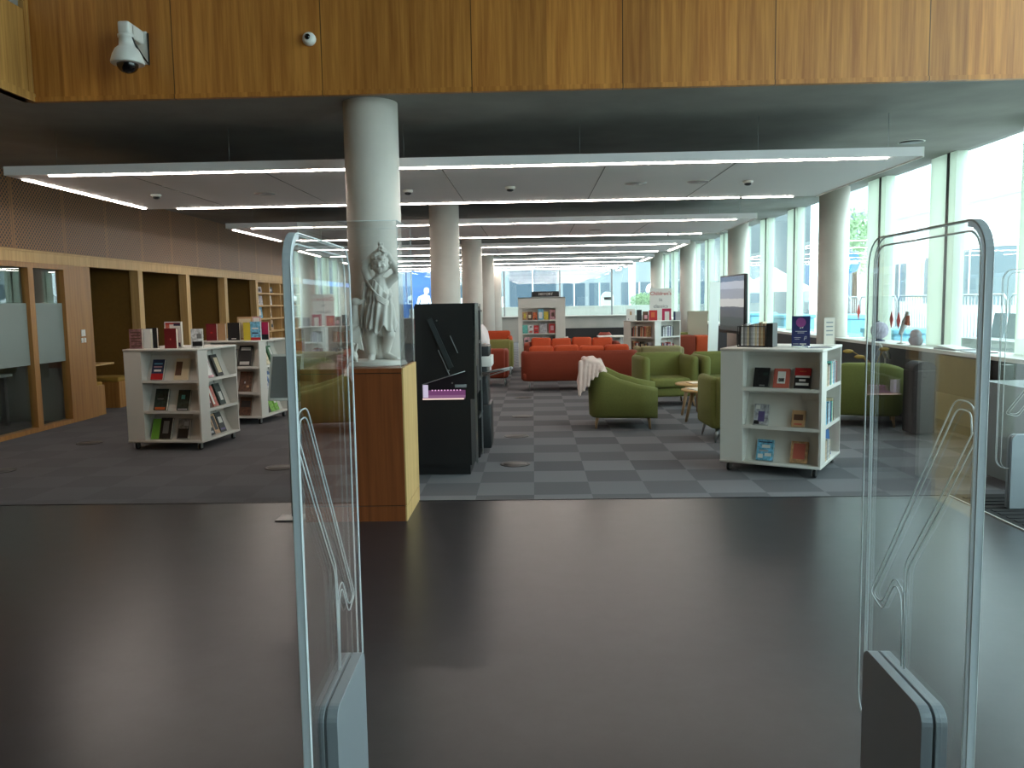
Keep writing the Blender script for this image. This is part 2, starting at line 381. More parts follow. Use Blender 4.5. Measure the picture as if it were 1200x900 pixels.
# switches by the door
for z, y0, y1, l in ((1.31, 12.36, 12.47, 'large square white switch plate on the oak pier'), (1.2, 12.345, 12.4, 'small white socket below the square switch plate, nearer the door'), (1.2, 12.425, 12.48, 'small white socket below the square switch plate, nearer the booth')):
    hh = .05 if z > 1.25 else .035
    t = thing('wall_switch', l, 'switch', (-6.8, (y0+y1)/2, z))
    k = MB(); k.box(0, .01, -(y1-y0)/2, (y1-y0)/2, -hh, hh, bev=.003); k.build('plate', M_white, t)
    k = MB(); k.box(.01, .014, -.012, .012, -.018, .018, bev=.002); k.build('rocker', M_white, t)
# meeting room behind glass
b = MB(); b.box(-10.5, -10.4, 9.4, 12.3, 0, 3.4); b.box(-10.5, -6.95, 9.4, 9.5, 0, 3.4); b.box(-10.5, -6.95, 12.26, 12.32, 0, 3.4); b.box(-10.5, -6.9, 9.4, 12.3, 2.8, 2.9); b.box(-10.6, -6.9, 9.4, 35.2, 3.3, 3.4)
struct('wall_meeting_room', b, mat('room_grey', (150, 146, 136), .8))
t = thing('meeting_table', 'pale meeting table behind the glazed partition', 'table', (-8.1, 10.9, 0))
k = MB(); k.box(-.5, .5, -1.2, 1.0, .71, .75, bev=.006); k.build('table_top', M_white, t)
for sx in (-.42, .42):
    for sy in (-1.1, .9):
        k = MB(); k.box(sx-.03, sx+.03, sy-.03, sy+.03, 0, .71); k.build('leg', M_steel, t)
# wall shelving past the booths
t = thing('wall_shelving', 'oak cubby shelving built along the left wall past the booths', 'shelves', (-6.82, 22.5, 0))
k = MB()
ys = [-1.9, -.97, -.04, .89, 1.82]
for y in ys: k.box(-.36, 0, y-.02, y+.02, 0, 2.31)
for z in (.02, .35, .69, 1.02, 1.35, 1.68, 1.99, 2.29): k.box(-.36, 0, -1.9, 1.82, z-.02, z+.02)
k.build('frame', M_pale, t); k = MB(); k.box(-.38, -.36, -1.9, 1.82, 0, 2.31); k.build('back_panel', mat('cubby_grey', (128, 122, 114), .7), t)
b = MB(); b.box(-6.9, -6.82, 24.35, 35.2, 0, 2.31); struct('wall_left_far', b, mat('dim_plaster', (150, 146, 140), .8))

# far wall: low concrete wall, sill, big window
M_cw = mat('wall_concrete', (176, 174, 168), .75, noise=.08, scale=2)
b = MB(); b.box(-6.9, 5.6, 35, 35.3, 0, 1.04); b.box(-6.9, 5.6, 35, 35.3, 3.25, 3.49); b.box(-6.9, -5.6, 35, 35.3, 1.04, 3.25); struct('wall_far', b, M_cw)
b = MB(); b.box(-6.8, 5.4, 34.75, 35.05, 1.04, 1.08); struct('trim_10', b, M_white)
b = MB(); b.box(.4, 4.6, 34.7, 35, .14, .55); struct('trim_11', b, M_black)
d = bpy.data.objects.new('window_2', None); COL.objects.link(d); d['kind'] = 'structure'
k = MB(); k.box(-5.6, 5.45, 35.1, 35.115, 1.08, 3.25); k.build('pane', M_pane, d)
for x in (-5.1, -3.6, -1.2, 1.13, 3.3, 5.35):
    k = MB(); k.box(x-.03, x+.03, 35.06, 35.16, 1.08, 3.25); k.build('mullion', M_grey, d)

# right-hand window wall: pale green fins, dark slots, clear panes
M_fin = translucent('pale_green_glass', (230, 238, 226), .55, .3)
M_slot = mat('dark_slot', (34, 44, 38), .4)
for i in range(-7, 12):
    y = 11.167+2.13*i
    top = 6.6 if y < 6.5 else 3.49
    d = bpy.data.objects.new('window_%d' % (i+10), None); COL.objects.link(d); d['kind'] = 'structure'
    k = MB(); k.box(5.42, 5.56, y+.035, y+.48, 0, top); k.box(5.42, 5.56, y-.2, y-.03, 0, top); k.build('fin', M_fin, d)
    k = MB(); k.box(5.415, 5.45, y-.032, y+.037, 0, top); k.build('slot', M_slot, d)
    k = MB(); k.box(5.5, 5.508, y+.48, y+1.93, 0, top); k.build('pane', M_pane, d)
# sill walls between the right columns
M_sillw = mat('sill_wall_grey', (62, 58, 50), .7, noise=.08, scale=3)
RC = [7.75, 14.35, 20.7, 27.0, 33.3]
b = MB(); b.box(5.05, 5.40, 9.3, 11.3, .46, .94); struct('wall_right_sill', b, M_sillw)
b = MB(); b.box(5.06, 5.40, 9.3, 11.3, .12, .46); struct('wall_right_base', b, mat('sill_base', (112, 106, 94), .7, noise=.08, scale=3))
b = MB()
for a, c in ((7.9, 9.3), (11.3, 14.06), (14.66, 20.4), (21.0, 26.7), (27.3, 33.0)): b.box(5.06, 5.40, a, c, 0, .94)
b.box(5.1, 5.4, 9.3, 11.3, 0, .12); struct('wall_right_panels', b, M_black)
b = MB()
for a, c in ((7.9, 14.06), (14.66, 20.4), (21.0, 26.7), (27.3, 33.0)): b.box(5.02, 5.5, a, c, .94, .985)
struct('trim_12', b, M_white)
b = MB(); b.box(4.18, 5.04, 6.95, 7.85, 0, .86); struct('wall_lobby', b, mat('lobby_grey', (128, 136, 138), .6))
b = MB(); b.box(4.4, 4.48, 7.86, 7.94, 0, 1.0); struct('trim_13', b, M_dark)

# columns
LC = [7.78, 14.02, 20.2, 26.4, 32.4]
M = M_col
for i, y in enumerate(LC):
    b = MB(); b.lathe([(.248, 0), (.248, 3.49)], (-1.46, y, 0), 48); struct('column', b, M)
for i, y in enumerate(RC[1:]):
    b = MB(); b.lathe([(.245, 0), (.245, 3.49)], (5.09-.06*i, y, 0), 48); struct('column', b, M)

# ceiling rafts with LED lines
RY = [8.37, 14.42, 20.45, 26.4, 32.0]
ORD = ['nearest', 'second', 'third', 'fourth', 'farthest']
for i, y0 in enumerate(RY):
    D = 3.08 if i < 4 else 2.4
    t = thing('ceiling_raft', ['nearest', 'second nearest', 'middle', 'fourth nearest', 'farthest'][i]+' white ceiling raft edged with light lines', 'ceiling panel', (-.7, y0, 3.0), group='suspended ceiling rafts')
    k = MB(); k.box(-4.58, 4.51, 0, D, .012, .1); k.build('panel', M_raft, t)
    for x in (-3.4, -2.0, -.2, 1.45, 2.75): k = MB(); k.box(x-.004, x+.004, .12, D-.08, .009, .0125); k.build('seam', M_dark, t)
    def strip(x0, x1, y0_, y1_): 
        q = MB(); q.box(x0, x1, y0_, y1_, 0, .013); q.build('light_strip', M_led, t)
    strip(-4.15, 4.19, .04, .074)
    strip(-4.12, 3.48, D-.064, D-.03); strip(3.53, 4.19, D-.064, D-.03)
    strip(-4.55, -4.508, .25, D-.15)
    if i >= 2: strip(4.43, 4.475, .4, D-.3)
    k = MB(); k.box(4.51, 4.525, 0, D, 0, .1); k.build('edge_trim', M_white, t)
    for x in (-4.2, -2.4, -.6, 1.2, 3.0, 4.3):
        for y in (.3, D-.3): k = MB(); k.cyl((x, y, .1), (x, y, .49), .0025, n=6); k.build('hanger', M_steel, t)
def ceil_round(name, label, cat, x, y, z, r, group, m):
    t = thing(name, label, cat, (x, y, z), group=group)
    k = MB(); k.lathe([(r, .012), (r, .003), (r*.9, -.004), (r*.86, -.004)], n=28); k.build('rim', M_white, t)
    k = MB(); k.lathe([(r*.86, 0), (r*.86, -.006), (.001, -.006)], n=28); k.build('grille', m, t)
M_gr = mat('speaker_grille', (150, 146, 146), .6)
ceil_round('ceiling_speaker', 'round ceiling speaker on the nearest raft, left of the big column', 'speaker', -3.2, 10.1, 3.012, .14, 'raft speakers', M_gr)
ceil_round('ceiling_speaker', 'round ceiling speaker on the nearest raft, left of two right-hand speakers', 'speaker', 1.21, 9.88, 3.012, .14, 'raft speakers', M_gr)
ceil_round('ceiling_speaker', 'round ceiling speaker on the nearest raft, right of two right-hand speakers', 'speaker', 1.92, 9.83, 3.012, .14, 'raft speakers', M_gr)
ceil_round('ceiling_speaker', 'round ceiling speaker on the second nearest raft', 'speaker', 1.2, 16.1, 3.012, .14, 'raft speakers', M_gr)
ceil_round('ceiling_speaker', 'round dark fitting in the concrete soffit over the right windows', 'speaker', 4.55, 10.3, 3.49, .16, None, M_dark)
for x, y, l in ((-1.47, 10.06, 'beside the big round column'), (-.25, 9.95, 'at the middle of the nearest raft'), (-4.47, 9.98, 'near the left end of the nearest raft'), (2.5, 9.85, 'near the right end of the nearest raft')):
    t = thing('smoke_detector', 'small white smoke detector '+l, 'detector', (x, y, 3.012), group='smoke detectors')
    k = MB(); k.lathe([(.06, 0), (.06, -.02), (.045, -.03)], n=20); k.build('base', M_white, t)
    k = MB(); k.lathe([(.04, -.03), (.04, -.045), (.02, -.055), (.001, -.055)], n=20); k.build('sensor', M_dark, t)

# ================================================================== SECURITY GATES
M_edge = translucent('frosted_edge', (222, 228, 232), .5, .3)
M_line = mat('antenna_line', (214, 222, 224), .25, .0, spec=.8)
M_ped = mat('pedestal_silver', (150, 158, 164), .42, .55)
def rrect(y0, y1, z0, z1, r, n=6):
    P = []
    for cy, cz, a0 in ((y1-r, z0+r, -PI/2), (y1-r, z1-r, 0), (y0+r, z1-r, PI/2), (y0+r, z0+r, PI)):
        for i in range(n+1):
            a = a0+PI/2*i/n; P.append((cy+r*math.cos(a), cz+r*math.sin(a)))
    return P
def gate(label, loc, rz, group='security gates', dark=False):
    # local: panel in the Y-Z plane, y = 0 near edge .. .70 far edge
    t = thing('security_gate', label, 'security gate', loc, rz, group)
    out = rrect(0, .70, .31, 1.835, .085)
    k = MB(); k.prism(out, 'X', -.008, .008); k.build('panel', M_acr, t)
    k = MB()
    for sx in (-.0085, .0085): k.tube([(sx, y, z) for y, z in out], .0024, 6, closed=True)
    inn = rrect(.037, .662, .31, 1.81, .06)
    k2 = MB(); k2.tube([(.0, y, z) for y, z in inn], .0028, 6, closed=True)
    def sm(pts, r=.03):
        Q = [pts[0]]
        for a, b_, c in zip(pts, pts[1:], pts[2:]):
            a, b_, c = Vector(a), Vector(b_), Vector(c)
            p = b_+(a-b_).normalized()*min(r, (a-b_).length*.45); q = b_+(c-b_).normalized()*min(r, (c-b_).length*.45)
            for i in range(5):
                s = i/4; Q.append(tuple(p*(1-s)**2+b_*2*s*(1-s)+q*s*s))
        return Q+[pts[-1]]
    for pts in ([(.03, .58), (.03, 1.37), (.055, 1.405), (.135, 1.405), (.645, .735), (.545, .71), (.46, .825), (.415, .80), (.40, .60)],
                [(.05, 1.33), (.055, 1.375), (.07, 1.383), (.125, 1.383), (.622, .735), (.55, .732), (.465, .845), (.395, .82), (.38, .60)],
                [(.045, 1.335), (.19, 1.15), (.395, .905), (.40, .60)], [(.03, 1.32), (.175, 1.135), (.378, .895), (.383, .60)]):
        k2.tube([(0, y, z) for y, z in sm(pts)], .0022, 6)
    k.build('rim', M_line, t); k2.build('antenna', M_line, t)
    k = MB(); P = [(.0, .40), (.0, 1.75)] + [(.085+.0855*math.cos(PI-a), 1.75+.0855*math.sin(PI-a)) for a in [PI/2*i/8 for i in range(1, 9)]]
    R = []
    for i, (y, z) in enumerate(P):
        d = Vector((0, 1)) if i < 2 else Vector((.085-y, 1.75-z)).normalized()
        n_ = Vector((1, 0)) if i < 2 else d
        R.append([(-.0095, y-.002*n_[0], z-.002*n_[1]), (.0095, y-.002*n_[0], z-.002*n_[1]), (.0095, y+.016*n_[0], z+.016*n_[1]), (-.0095, y+.016*n_[0], z+.016*n_[1])])
    k.rings(R, smooth=False); k.build('edge_strip', M_edge, t)
    ped = [(y, z) for y, z in rrect(.185, .60, -.06, .575, .045)]
    ped = [(y, max(z, 0)) for y, z in ped]
    for s in (-1, 1):
        k = MB(); k.prism(ped, 'X', s*.004, s*.034); o = k.build('pedestal_shell', M_ped, t)
        bv = o.modifiers.new('bevel', 'BEVEL'); bv.width = .008; bv.segments = 3; bv.limit_method = 'ANGLE'; bv.angle_limit = math.radians(50)
    k = MB(); k.prism([(y, z) for y, z in rrect(.19, .595, .0, .565, .04)], 'X', -.004, .004); k.build('seam', M_black, t)
    return t
gate('clear security gate on a silver pedestal, left of the walkway in the foreground', (-.572, 1.94, 0), math.radians(1.3))
gate('clear security gate on a silver pedestal, right of the walkway in the foreground', (1.035, 1.93, 0), math.radians(-1.3))
gate('clear security gate standing on the black entrance mat by the lobby', (4.25, 6.42, .0115), PI/2)

# ================================================================== PLINTH, VITRINE, STATUE
PX, PY = -1.375, 6.58
t = thing('display_plinth', 'oak veneer plinth with dark front carrying the marble statue', 'plinth', (PX, PY, 0))
k = MB(); k.box(-.40, .375, -.34, .36, 0, .118); k.build('kick_base', M_walnut, t)
k = MB(); k.box(-.40, .375, -.34, .36, .124, 1.14); k.build('body', M_walnut, t)
k = MB(); k.box(-.40, .375, -.34, .36, 1.146, 1.18); k.build('top', M_walnut, t)
k = MB(); k.box(.375, .387, -.34, .36, 0, .118); k.box(.375, .387, -.34, .36, .124, 1.18); k.build('side_veneer', M_pale, t, 'pale oak side')
k = MB(); k.box(-.395, .37, -.335, .355, .115, .127); k.box(-.395, .37, -.335, .355, 1.137, 1.149); k.build('shadow_gap', M_dark, t)
t = thing('display_case', 'clear acrylic case over the marble statue on the plinth', 'display case', (PX, PY, 1.18))
k = MB()
for a in ((-.372, .372, -.335, -.331, 0, 1.10), (-.372, .372, .35, .354, 0, 1.10), (-.372, -.368, -.331, .35, 0, 1.10), (.368, .372, -.331, .35, 0, 1.10)): k.box(*a)
k.build('walls', M_acr, t)
k = MB(); k.box(-.372, .372, -.335, .354, 1.10, 1.104); k.build('lid', M_acr, t)
k = MB()
for x in (-.371, .371):
    for y in (-.334, .353): k.cyl((x, y, 0), (x, y, 1.102), .0022, n=6)
for y in (-.334, .353): k.cyl((-.371, y, 1.102), (.371, y, 1.102), .0022, n=6)
for x in (-.371, .371): k.cyl((x, -.334, 1.102), (x, .353, 1.102), .0022, n=6)
k.build('edge', M_line, t)
# marble group: boy with raised arms, goose, small figure
M_mar = mat('marble', (214, 208, 200), .5, noise=.05, scale=6)
ST = (-1.235, 6.62, 1.18)
t = thing('marble_statue', 'white marble statue of a child with raised arms beside a goose', 'statue', ST)
k = MB()
C = k.capsule
# legs
C((-.045, 0, .43), (-.06, -.015, .24), .064, .052); C((-.06, -.015, .24), (-.062, .01, .085), .051, .031); C((-.062, .0, .06), (-.058, -.07, .045), .032, .026); C((-.058, -.05, .045), (-.056, -.095, .04), .027, .022)
C((.05, .0, .42), (.088, -.025, .245), .062, .05); C((.088, -.025, .245), (.05, .03, .10), .049, .031); C((.05, .03, .075), (.105, -.01, .055), .031, .026); C((.10, -.005, .052), (.145, -.03, .044), .026, .02)
for i in range(5):
    C((-.075+.010*i, -.095, .04), (-.078+.011*i, -.128+.004*abs(i-1), .036), .010, .0075)
    C((.135+.004*i, -.045+.010*i, .042), (.165+.003*i, -.058+.010*i, .036), .009, .007)
# torso, belly, chest
C((.0, .01, .43), (.012, .0, .55), .088, .084); C((.012, 0, .55), (.015, .005, .64), .083, .074); C((-.045, .01, .645), (.075, .01, .645), .045, .045)
C((.015, .0, .68), (.025, -.01, .735), .035, .035)
# arms with raised forearms
C((-.055, .0, .65), (-.092, -.015, .765), .038, .034); C((-.092, -.015, .765), (-.086, -.02, .80), .033, .032); C((-.086, -.02, .80), (-.002, -.02, .885), .031, .022)
C((.085, .0, .65), (.160, .0, .71), .036, .033); C((.160, 0, .71), (.163, 0, .735), .032, .032); C((.163, 0, .735), (.095, -.01, .875), .031, .022)
# hands meeting over the head, five fingers each
for s, hx in ((-1, .012), (1, .078)):
    C((hx, -.02, .878), (hx-s*.018, -.025, .905), .026, .022)
    for i in range(4): 
        C((hx-s*.014+s*.006*i, -.045+.012*i, .905), (hx-s*.026+s*.004*i, -.05+.012*i, .932-.003*i), .0085, .0075)
    C((hx-s*.005, -.046, .89), (hx-s*.026, -.056, .905), .009, .0075)
# the bunch held up
for a in ((.045, -.02, .93, .022), (.035, -.03, .955, .016), (.055, -.02, .955, .014)): k.ball(a[:3], a[3], n=12, m=8)
# head and face
k.ball((.035, -.015, .80), (.072, .078, .080)); k.ball((.035, -.035, .765), (.058, .055, .045)); k.ball((.035, -.07, .742), (.02, .018, .016))
k.ball((.035, -.092, .782), (.011, .016, .014)); C((.035, -.085, .812), (.035, -.096, .785), .009, .011)
C((.024, -.086, .758), (.046, -.086, .758), .008, .008); C((.026, -.084, .749), (.044, -.084, .749), .009, .009)
for s in (-1, 1):
    k.ball((.035+s*.03, -.072, .778), (.02, .018, .018)); C((.035+s*.014, -.087, .818), (.035+s*.045, -.076, .815), .008, .007); k.ball((.035+s*.026, -.083, .800), (.011, .006, .006)); k.ball((.035+s*.073, .0, .785), (.01, .016, .022))
# tree stump support
C((.01, .07, .075), (.015, .06, .40), .06, .045); C((.02, -.02, .26), (.012, -.015, .36), .03, .045)
o = k.build('body', M_mar, t); remesh(o, .0048, 4, .5)
# hair
k = MB(); rnd = random.Random(3)
for i in range(120):
    a = rnd.uniform(0, 2*PI); e = rnd.uniform(-.45, 1.5)
    p = Vector((.035+.078*math.cos(a)*math.cos(e), -.008+.083*math.sin(a)*math.cos(e), .805+.082*math.sin(e)))
    if p.y < -.035 and p.z < .838: continue
    k.ball(p, rnd.uniform(.014, .022), n=8, m=6)
o = k.build('hair', M_mar, t); remesh(o, .005, 3)
# tunic: folded cloth from the shoulder to a ragged hem
k = MB(); R = []
NZ, NA = 34, 96
for j in range(NZ+1):
    s = j/NZ; z = .68-.40*s; row = []
    for i in range(NA):
        a = 2*PI*i/NA
        rx = .092; ry = .092
        if s < .32: rx = .104-.035*(.32-s)/.32; ry = .080+.05*s
        else: rx = .104+.024*((s-.32)/.68); ry = .098+.022*((s-.32)/.68)
        if .36 < s < .48: rx -= .008; ry -= .008
        fold = (.003+.013*s)*math.sin(15*a+7*s+1.8*math.sin(3*a))+(.008*s)*math.sin(6*a-5*s)
        x = .012+(rx+fold)*math.cos(a); y = (ry+fold)*math.sin(a)
        zz = z
        if j == NZ or s > .75: zz += (s-.75)*4*(.022*math.sin(5*a+1)+.018*math.sin(9*a))
        if s < .3 and math.sin(a) < .3:     # neckline slips off the viewer's right shoulder
            zz -= max(0, x+.01)*1.15*(.3-s)/.3
        row.append((x, y, zz))
    R.append(row)
k.rings(R, cap=False); o = k.build('tunic', M_mar, t, smooth=True)
sd = o.modifiers.new('thickness', 'SOLIDIFY'); sd.thickness = .008
# sash fold from shoulder to hip and hanging fold on the left
k = MB()
for q in range(4):
    k.tube([(-.075+.009*q, -.05-.010*q, .675-.012*q), (-.035+.010*q, -.088-.003*q, .615-.012*q), (.02, -.106, .555-.014*q), (.075, -.085, .515-.012*q), (.10, -.03, .50-.01*q)], .0085, 8)
for q in range(4):
    k.tube([(-.092-.005*q, -.05+.016*q, .66), (-.105-.006*q, -.05+.018*q, .55), (-.118-.006*q, -.045+.018*q, .44), (-.128-.004*q, -.04+.018*q, .30+.012*q)], .0105, 8)
k.build('sash', M_mar, t, smooth=True)
# goose standing on the left
g = MB(); C = g.capsule
g.ball((-.215, .0, .25), (.092, .105, .125)); C((-.20, -.02, .33), (-.185, -.03, .42), .055, .036); C((-.185, -.03, .42), (-.178, -.035, .485), .036, .030)
g.ball((-.170, -.04, .505), (.042, .034, .034)); C((-.14, -.045, .503), (-.098, -.05, .52), .018, .009); C((-.14, -.047, .492), (-.105, -.052, .497), .014, .008)
C((-.20, .0, .15), (-.20, .0, .05), .022, .018); C((-.24, .03, .15), (-.24, .03, .05), .022, .018)
for i in range(6): C((-.15-.012*i, -.075-.004*i, .30-.01*i), (-.115-.02*i, -.07, .125+.006*i), .016, .008)
for i in range(5): C((-.25-.01*i, -.06, .30), (-.275-.012*i, -.055, .14+.01*i), .016, .009)
o = g.build('goose', M_mar, t, 'marble goose'); remesh(o, .005, 3)
g = MB(); C = g.capsule
g.ball((-.185, -.13, .165), .027); C((-.185, -.13, .14), (-.18, -.125, .075), .026, .036); C((-.16, -.14, .125), (-.145, -.15, .175), .013, .01); C((-.21, -.13, .125), (-.225, -.14, .085), .013, .01); C((-.17, -.15, .07), (-.15, -.17, .045), .018, .014); C((-.20, -.15, .07), (-.215, -.17, .045), .018, .014)
C((-.26, -.10, .055), (-.31, -.08, .075), .025, .018); C((-.24, -.15, .05), (-.30, -.16, .06), .014, .01)
o = g.build('rock_figure', M_mar, t); remesh(o, .0045, 3)
k = MB(); k.lathe([(.30, 0), (.305, .012), (.295, .02), (.30, .03), (.285, .042), (.001, .044)], (-.06, .0, 0), 48, sx=.93, sy=.72); k.build('base', M_mar, t, smooth=True)

# leaflet stand left of the plinth, behind the gate
t = thing('sign_stand', 'slim floor sign stand with tilted white framed notice beside the plinth', 'sign', (-1.912, 6.36, 0))
k = MB(); k.box(-.11, .11, -.10, .10, 0, .012, bev=.004); k.build('base_plate', M_steel, t)
k = MB(); k.cyl((0, .03, .012), (0, .03, 1.05), .014, n=12); k.build('pole', M_grey, t)
k = MB(); k.box(-.13, .13, -.02, -.006, .93, 1.30, bev=.004, rot=(-.35, 0, 0)); k.build('frame', M_white, t)
k = MB(); k.box(-.11, .11, -.024, -.02, .95, 1.28, rot=(-.35, 0, 0), piv=(0, -.013, 1.115)); k.build('notice', mat('notice_grey', (120, 118, 116), .5), t)

# ================================================================== FASCIA CAMERAS
t = thing('security_camera', 'large white dome security camera on a bracket at the left of the wood fascia', 'security camera', (-3.40, 7.19, 3.645))
k = MB(); k.lathe([(.128, .075), (.134, .08), (.134, .095), (.118, .15), (.095, .195), (.062, .225), (.058, .29), (.066, .292), (.066, .315), (.05, .32), (.001, .32)], n=32); k.build('housing', M_white, t)
k = MB(); k.ball((0, 0, .075), (.088, .088, .075)); k.build('dome', mat('smoked_dome', (10, 10, 12), .08, spec=.8), t)
k = MB(); k.box(-.05, .05, -.05, .055, .31, .42, bev=.02); k.box(-.045, .05, .0, .235, .30, .42, bev=.02); k.build('bracket', M_white, t)
k = MB(); k.box(-.05, .07, .235, .26, .14, .42, bev=.01); k.build('wall_plate', M_white, t)
k = MB(); k.tube([(.05, -.02, .31), (.075, .03, .22), (.08, .12, .17), (.085, .22, .13), (.082, .235, .40)], .008); k.build('cable', M_black, t)
t = thing('security_camera', 'small round white eyeball camera on the wood fascia', 'security camera', (-1.91, 7.45, 3.965))
k = MB(); k.lathe([(.058, 0), (.058, .02), (.05, .045), (.03, .058), (.001, .06)], axis=(0, -1, 0), n=28); k.build('housing', M_white, t)
k = MB(); k.ball((-.004, -.052, .008), (.026, .02, .026)); k.build('lens', MATS['smoked_dome'], t)

# ================================================================== MOBILE BOOKCASES AND BOOKS
S, DP = .93, .215
LZ = [.115, .455, .815, 1.165]
SHELF = ['bottom', 'middle', 'top']
M_bc = mat('bookcase_white', (214, 210, 202), .5)
def RZ(a): return Matrix.Rotation(a, 4, 'Z')
def bookcase(label, loc, rz, slant=(True, True)):
    t = thing('mobile_bookcase', label, 'bookcase', loc, rz, 'mobile bookcases')
    k = MB(); k.box(-S/2-.006, S/2+.006, -S/2-.006, S/2+.006, 1.165, 1.19, bev=.003, seg=1); k.build('top', M_bc, t)
    k = MB(); k.box(-S/2-.004, S/2+.004, -S/2-.004, S/2+.004, .09, .115, bev=.003, seg=1); k.build('base', M_bc, t)
    k = MB(); c = S/2-DP; k.box(-c, c, -c, c, .115, 1.165); k.build('core', M_bc, t)
    for f in range(4):
        T = RZ(f*PI/2)
        k = MB(); k.M = T; k.box(-S/2, -S/2+DP, -S/2, -S/2+.02, .115, 1.165); k.box(-S/2+DP-.02, -S/2+DP, -S/2+.02, -S/2+DP, .115, 1.165); k.build('end_panel', M_bc, t)
        for z in LZ[1:3]:
            k = MB(); k.M = T; k.box(-S/2+DP, S/2-.02, -S/2+.004, -S/2+DP, z-.02, z); k.box(-S/2+DP, S/2-.02, -S/2+.002, -S/2+.012, z-.022, z+.012); k.build('shelf', M_bc, t)
        if f < 2 and slant[f]:
            for z in LZ[:3]:
                k = MB(); k.M = T
                k.rings([[(x, -S/2+.095, z+.001), (x, -S/2+DP-.001, z+.001), (x, -S/2+DP-.001, z+.29)] for x in (-S/2+DP+.001, S/2-.021)], smooth=False)
                k.build('sloped_display', M_bc, t)
    for sx in (-.40, .40):
        for sy in (-.40, .40):
            k = MB(); k.box(sx-.02, sx+.02, sy-.02, sy+.02, .08, .09); k.box(sx-.022, sx-.014, sy-.015, sy+.03, .02, .085); k.box(sx+.014, sx+.022, sy-.015, sy+.03, .02, .085)
            cst = k.build('caster', M_steel, t)
            k = MB(); k.cyl((sx-.013, sy+.012, .036), (sx+.013, sy+.012, .036), .036, n=20); k.build('wheel', M_black, cst)
    return Matrix.Translation(loc) @ RZ(rz)
COLR = dict(maroon=(112, 22, 30), red=(176, 28, 32), black=(24, 23, 25), white=(224, 220, 214), cream=(212, 196, 164), grey=(128, 126, 124), navy=(38, 48, 82), blue=(70, 110, 160), sky=(110, 176, 206), teal=(96, 176, 168), green=(64, 110, 72), lime=(120, 176, 60), yellow=(206, 184, 56), tan=(186, 146, 106), brown=(92, 60, 44), pink=(206, 152, 160), orange=(200, 96, 48), purple=(92, 78, 124), salmon=(190, 96, 80), magenta=(176, 30, 76), darkgreen=(34, 50, 44), silver=(170, 168, 172), mauve=(134, 92, 92))
def cov(c, n=0.): return mat('cover_%s%s' % (c, '_picture' if n else ''), COLR[c], .45, noise=min(.8, n*1.9), scale=26)
def book(w, h, th, Mw, col, label, group, art=None, pic=0., name='book', small=False, sec=None):
    loc, rot, _ = Mw.decompose()
    c = cov(col, pic)
    if small:
        k = MB(); k.box(-w/2, w/2, 0, .003, 0, h); k.box(-w/2, w/2, th-.003, th, 0, h); k.box(-w/2, -w/2+.003, .003, th-.003, 0, h); k.box(-w/2+.003, w/2-.003, .003, th-.003, .003, h-.004, 1)
        mats = [c, M_pages]
        for (u0, u1, v0, v1, cc) in (art or []):
            k.box(-w/2+u0*w, -w/2+u1*w, -.0008, .0002, v0*h, v1*h, len(mats)); mats.append(cov(cc))
        o = k.build(name, mats); o.location = loc; o.rotation_euler = rot.to_euler(); return tag(o, label, 'book', group)
    t = thing(name, label, 'book', loc, rot=rot.to_euler(), group=group)
    k = MB(); k.box(-w/2, w/2, 0, .003, 0, h); k.box(-w/2, w/2, th-.003, th, 0, h); k.box(-w/2, -w/2+.003, .003, th-.003, 0, h); k.build('cover', c, t)
    k = MB(); k.box(-w/2+.003, w/2-.004, .003, th-.003, .003, h-.004); k.build('pages', M_pages, t)
    if art:
        k = MB(); mats = []
        for (u0, u1, v0, v1, cc) in art:
            k.box(-w/2+u0*w, -w/2+u1*w, -.0008, .0002, v0*h, v1*h, len(mats)); mats.append(cov(cc))
        k.build('cover_art', mats, t)
    return t
def on_face(BM, f, u, v, z, tilt=0., yaw=0.):
    return BM @ RZ(f*PI/2) @ Matrix.Translation((u, -S/2+v, z)) @ RZ(yaw) @ Matrix.Rotation(-tilt, 4, 'X')
def on_top(BM, x, y, yaw=0., z=1.19, tilt=0.): return BM @ Matrix.Translation((x, y, z)) @ RZ(yaw) @ Matrix.Rotation(-tilt, 4, 'X')
U0, U1 = -S/2+DP+.02, S/2-.04
TILT = math.radians(20)
def lines(*vs, c='white', u0=.12, u1=.88): return [(u0, u1, v, v+.06, c) for v in vs]

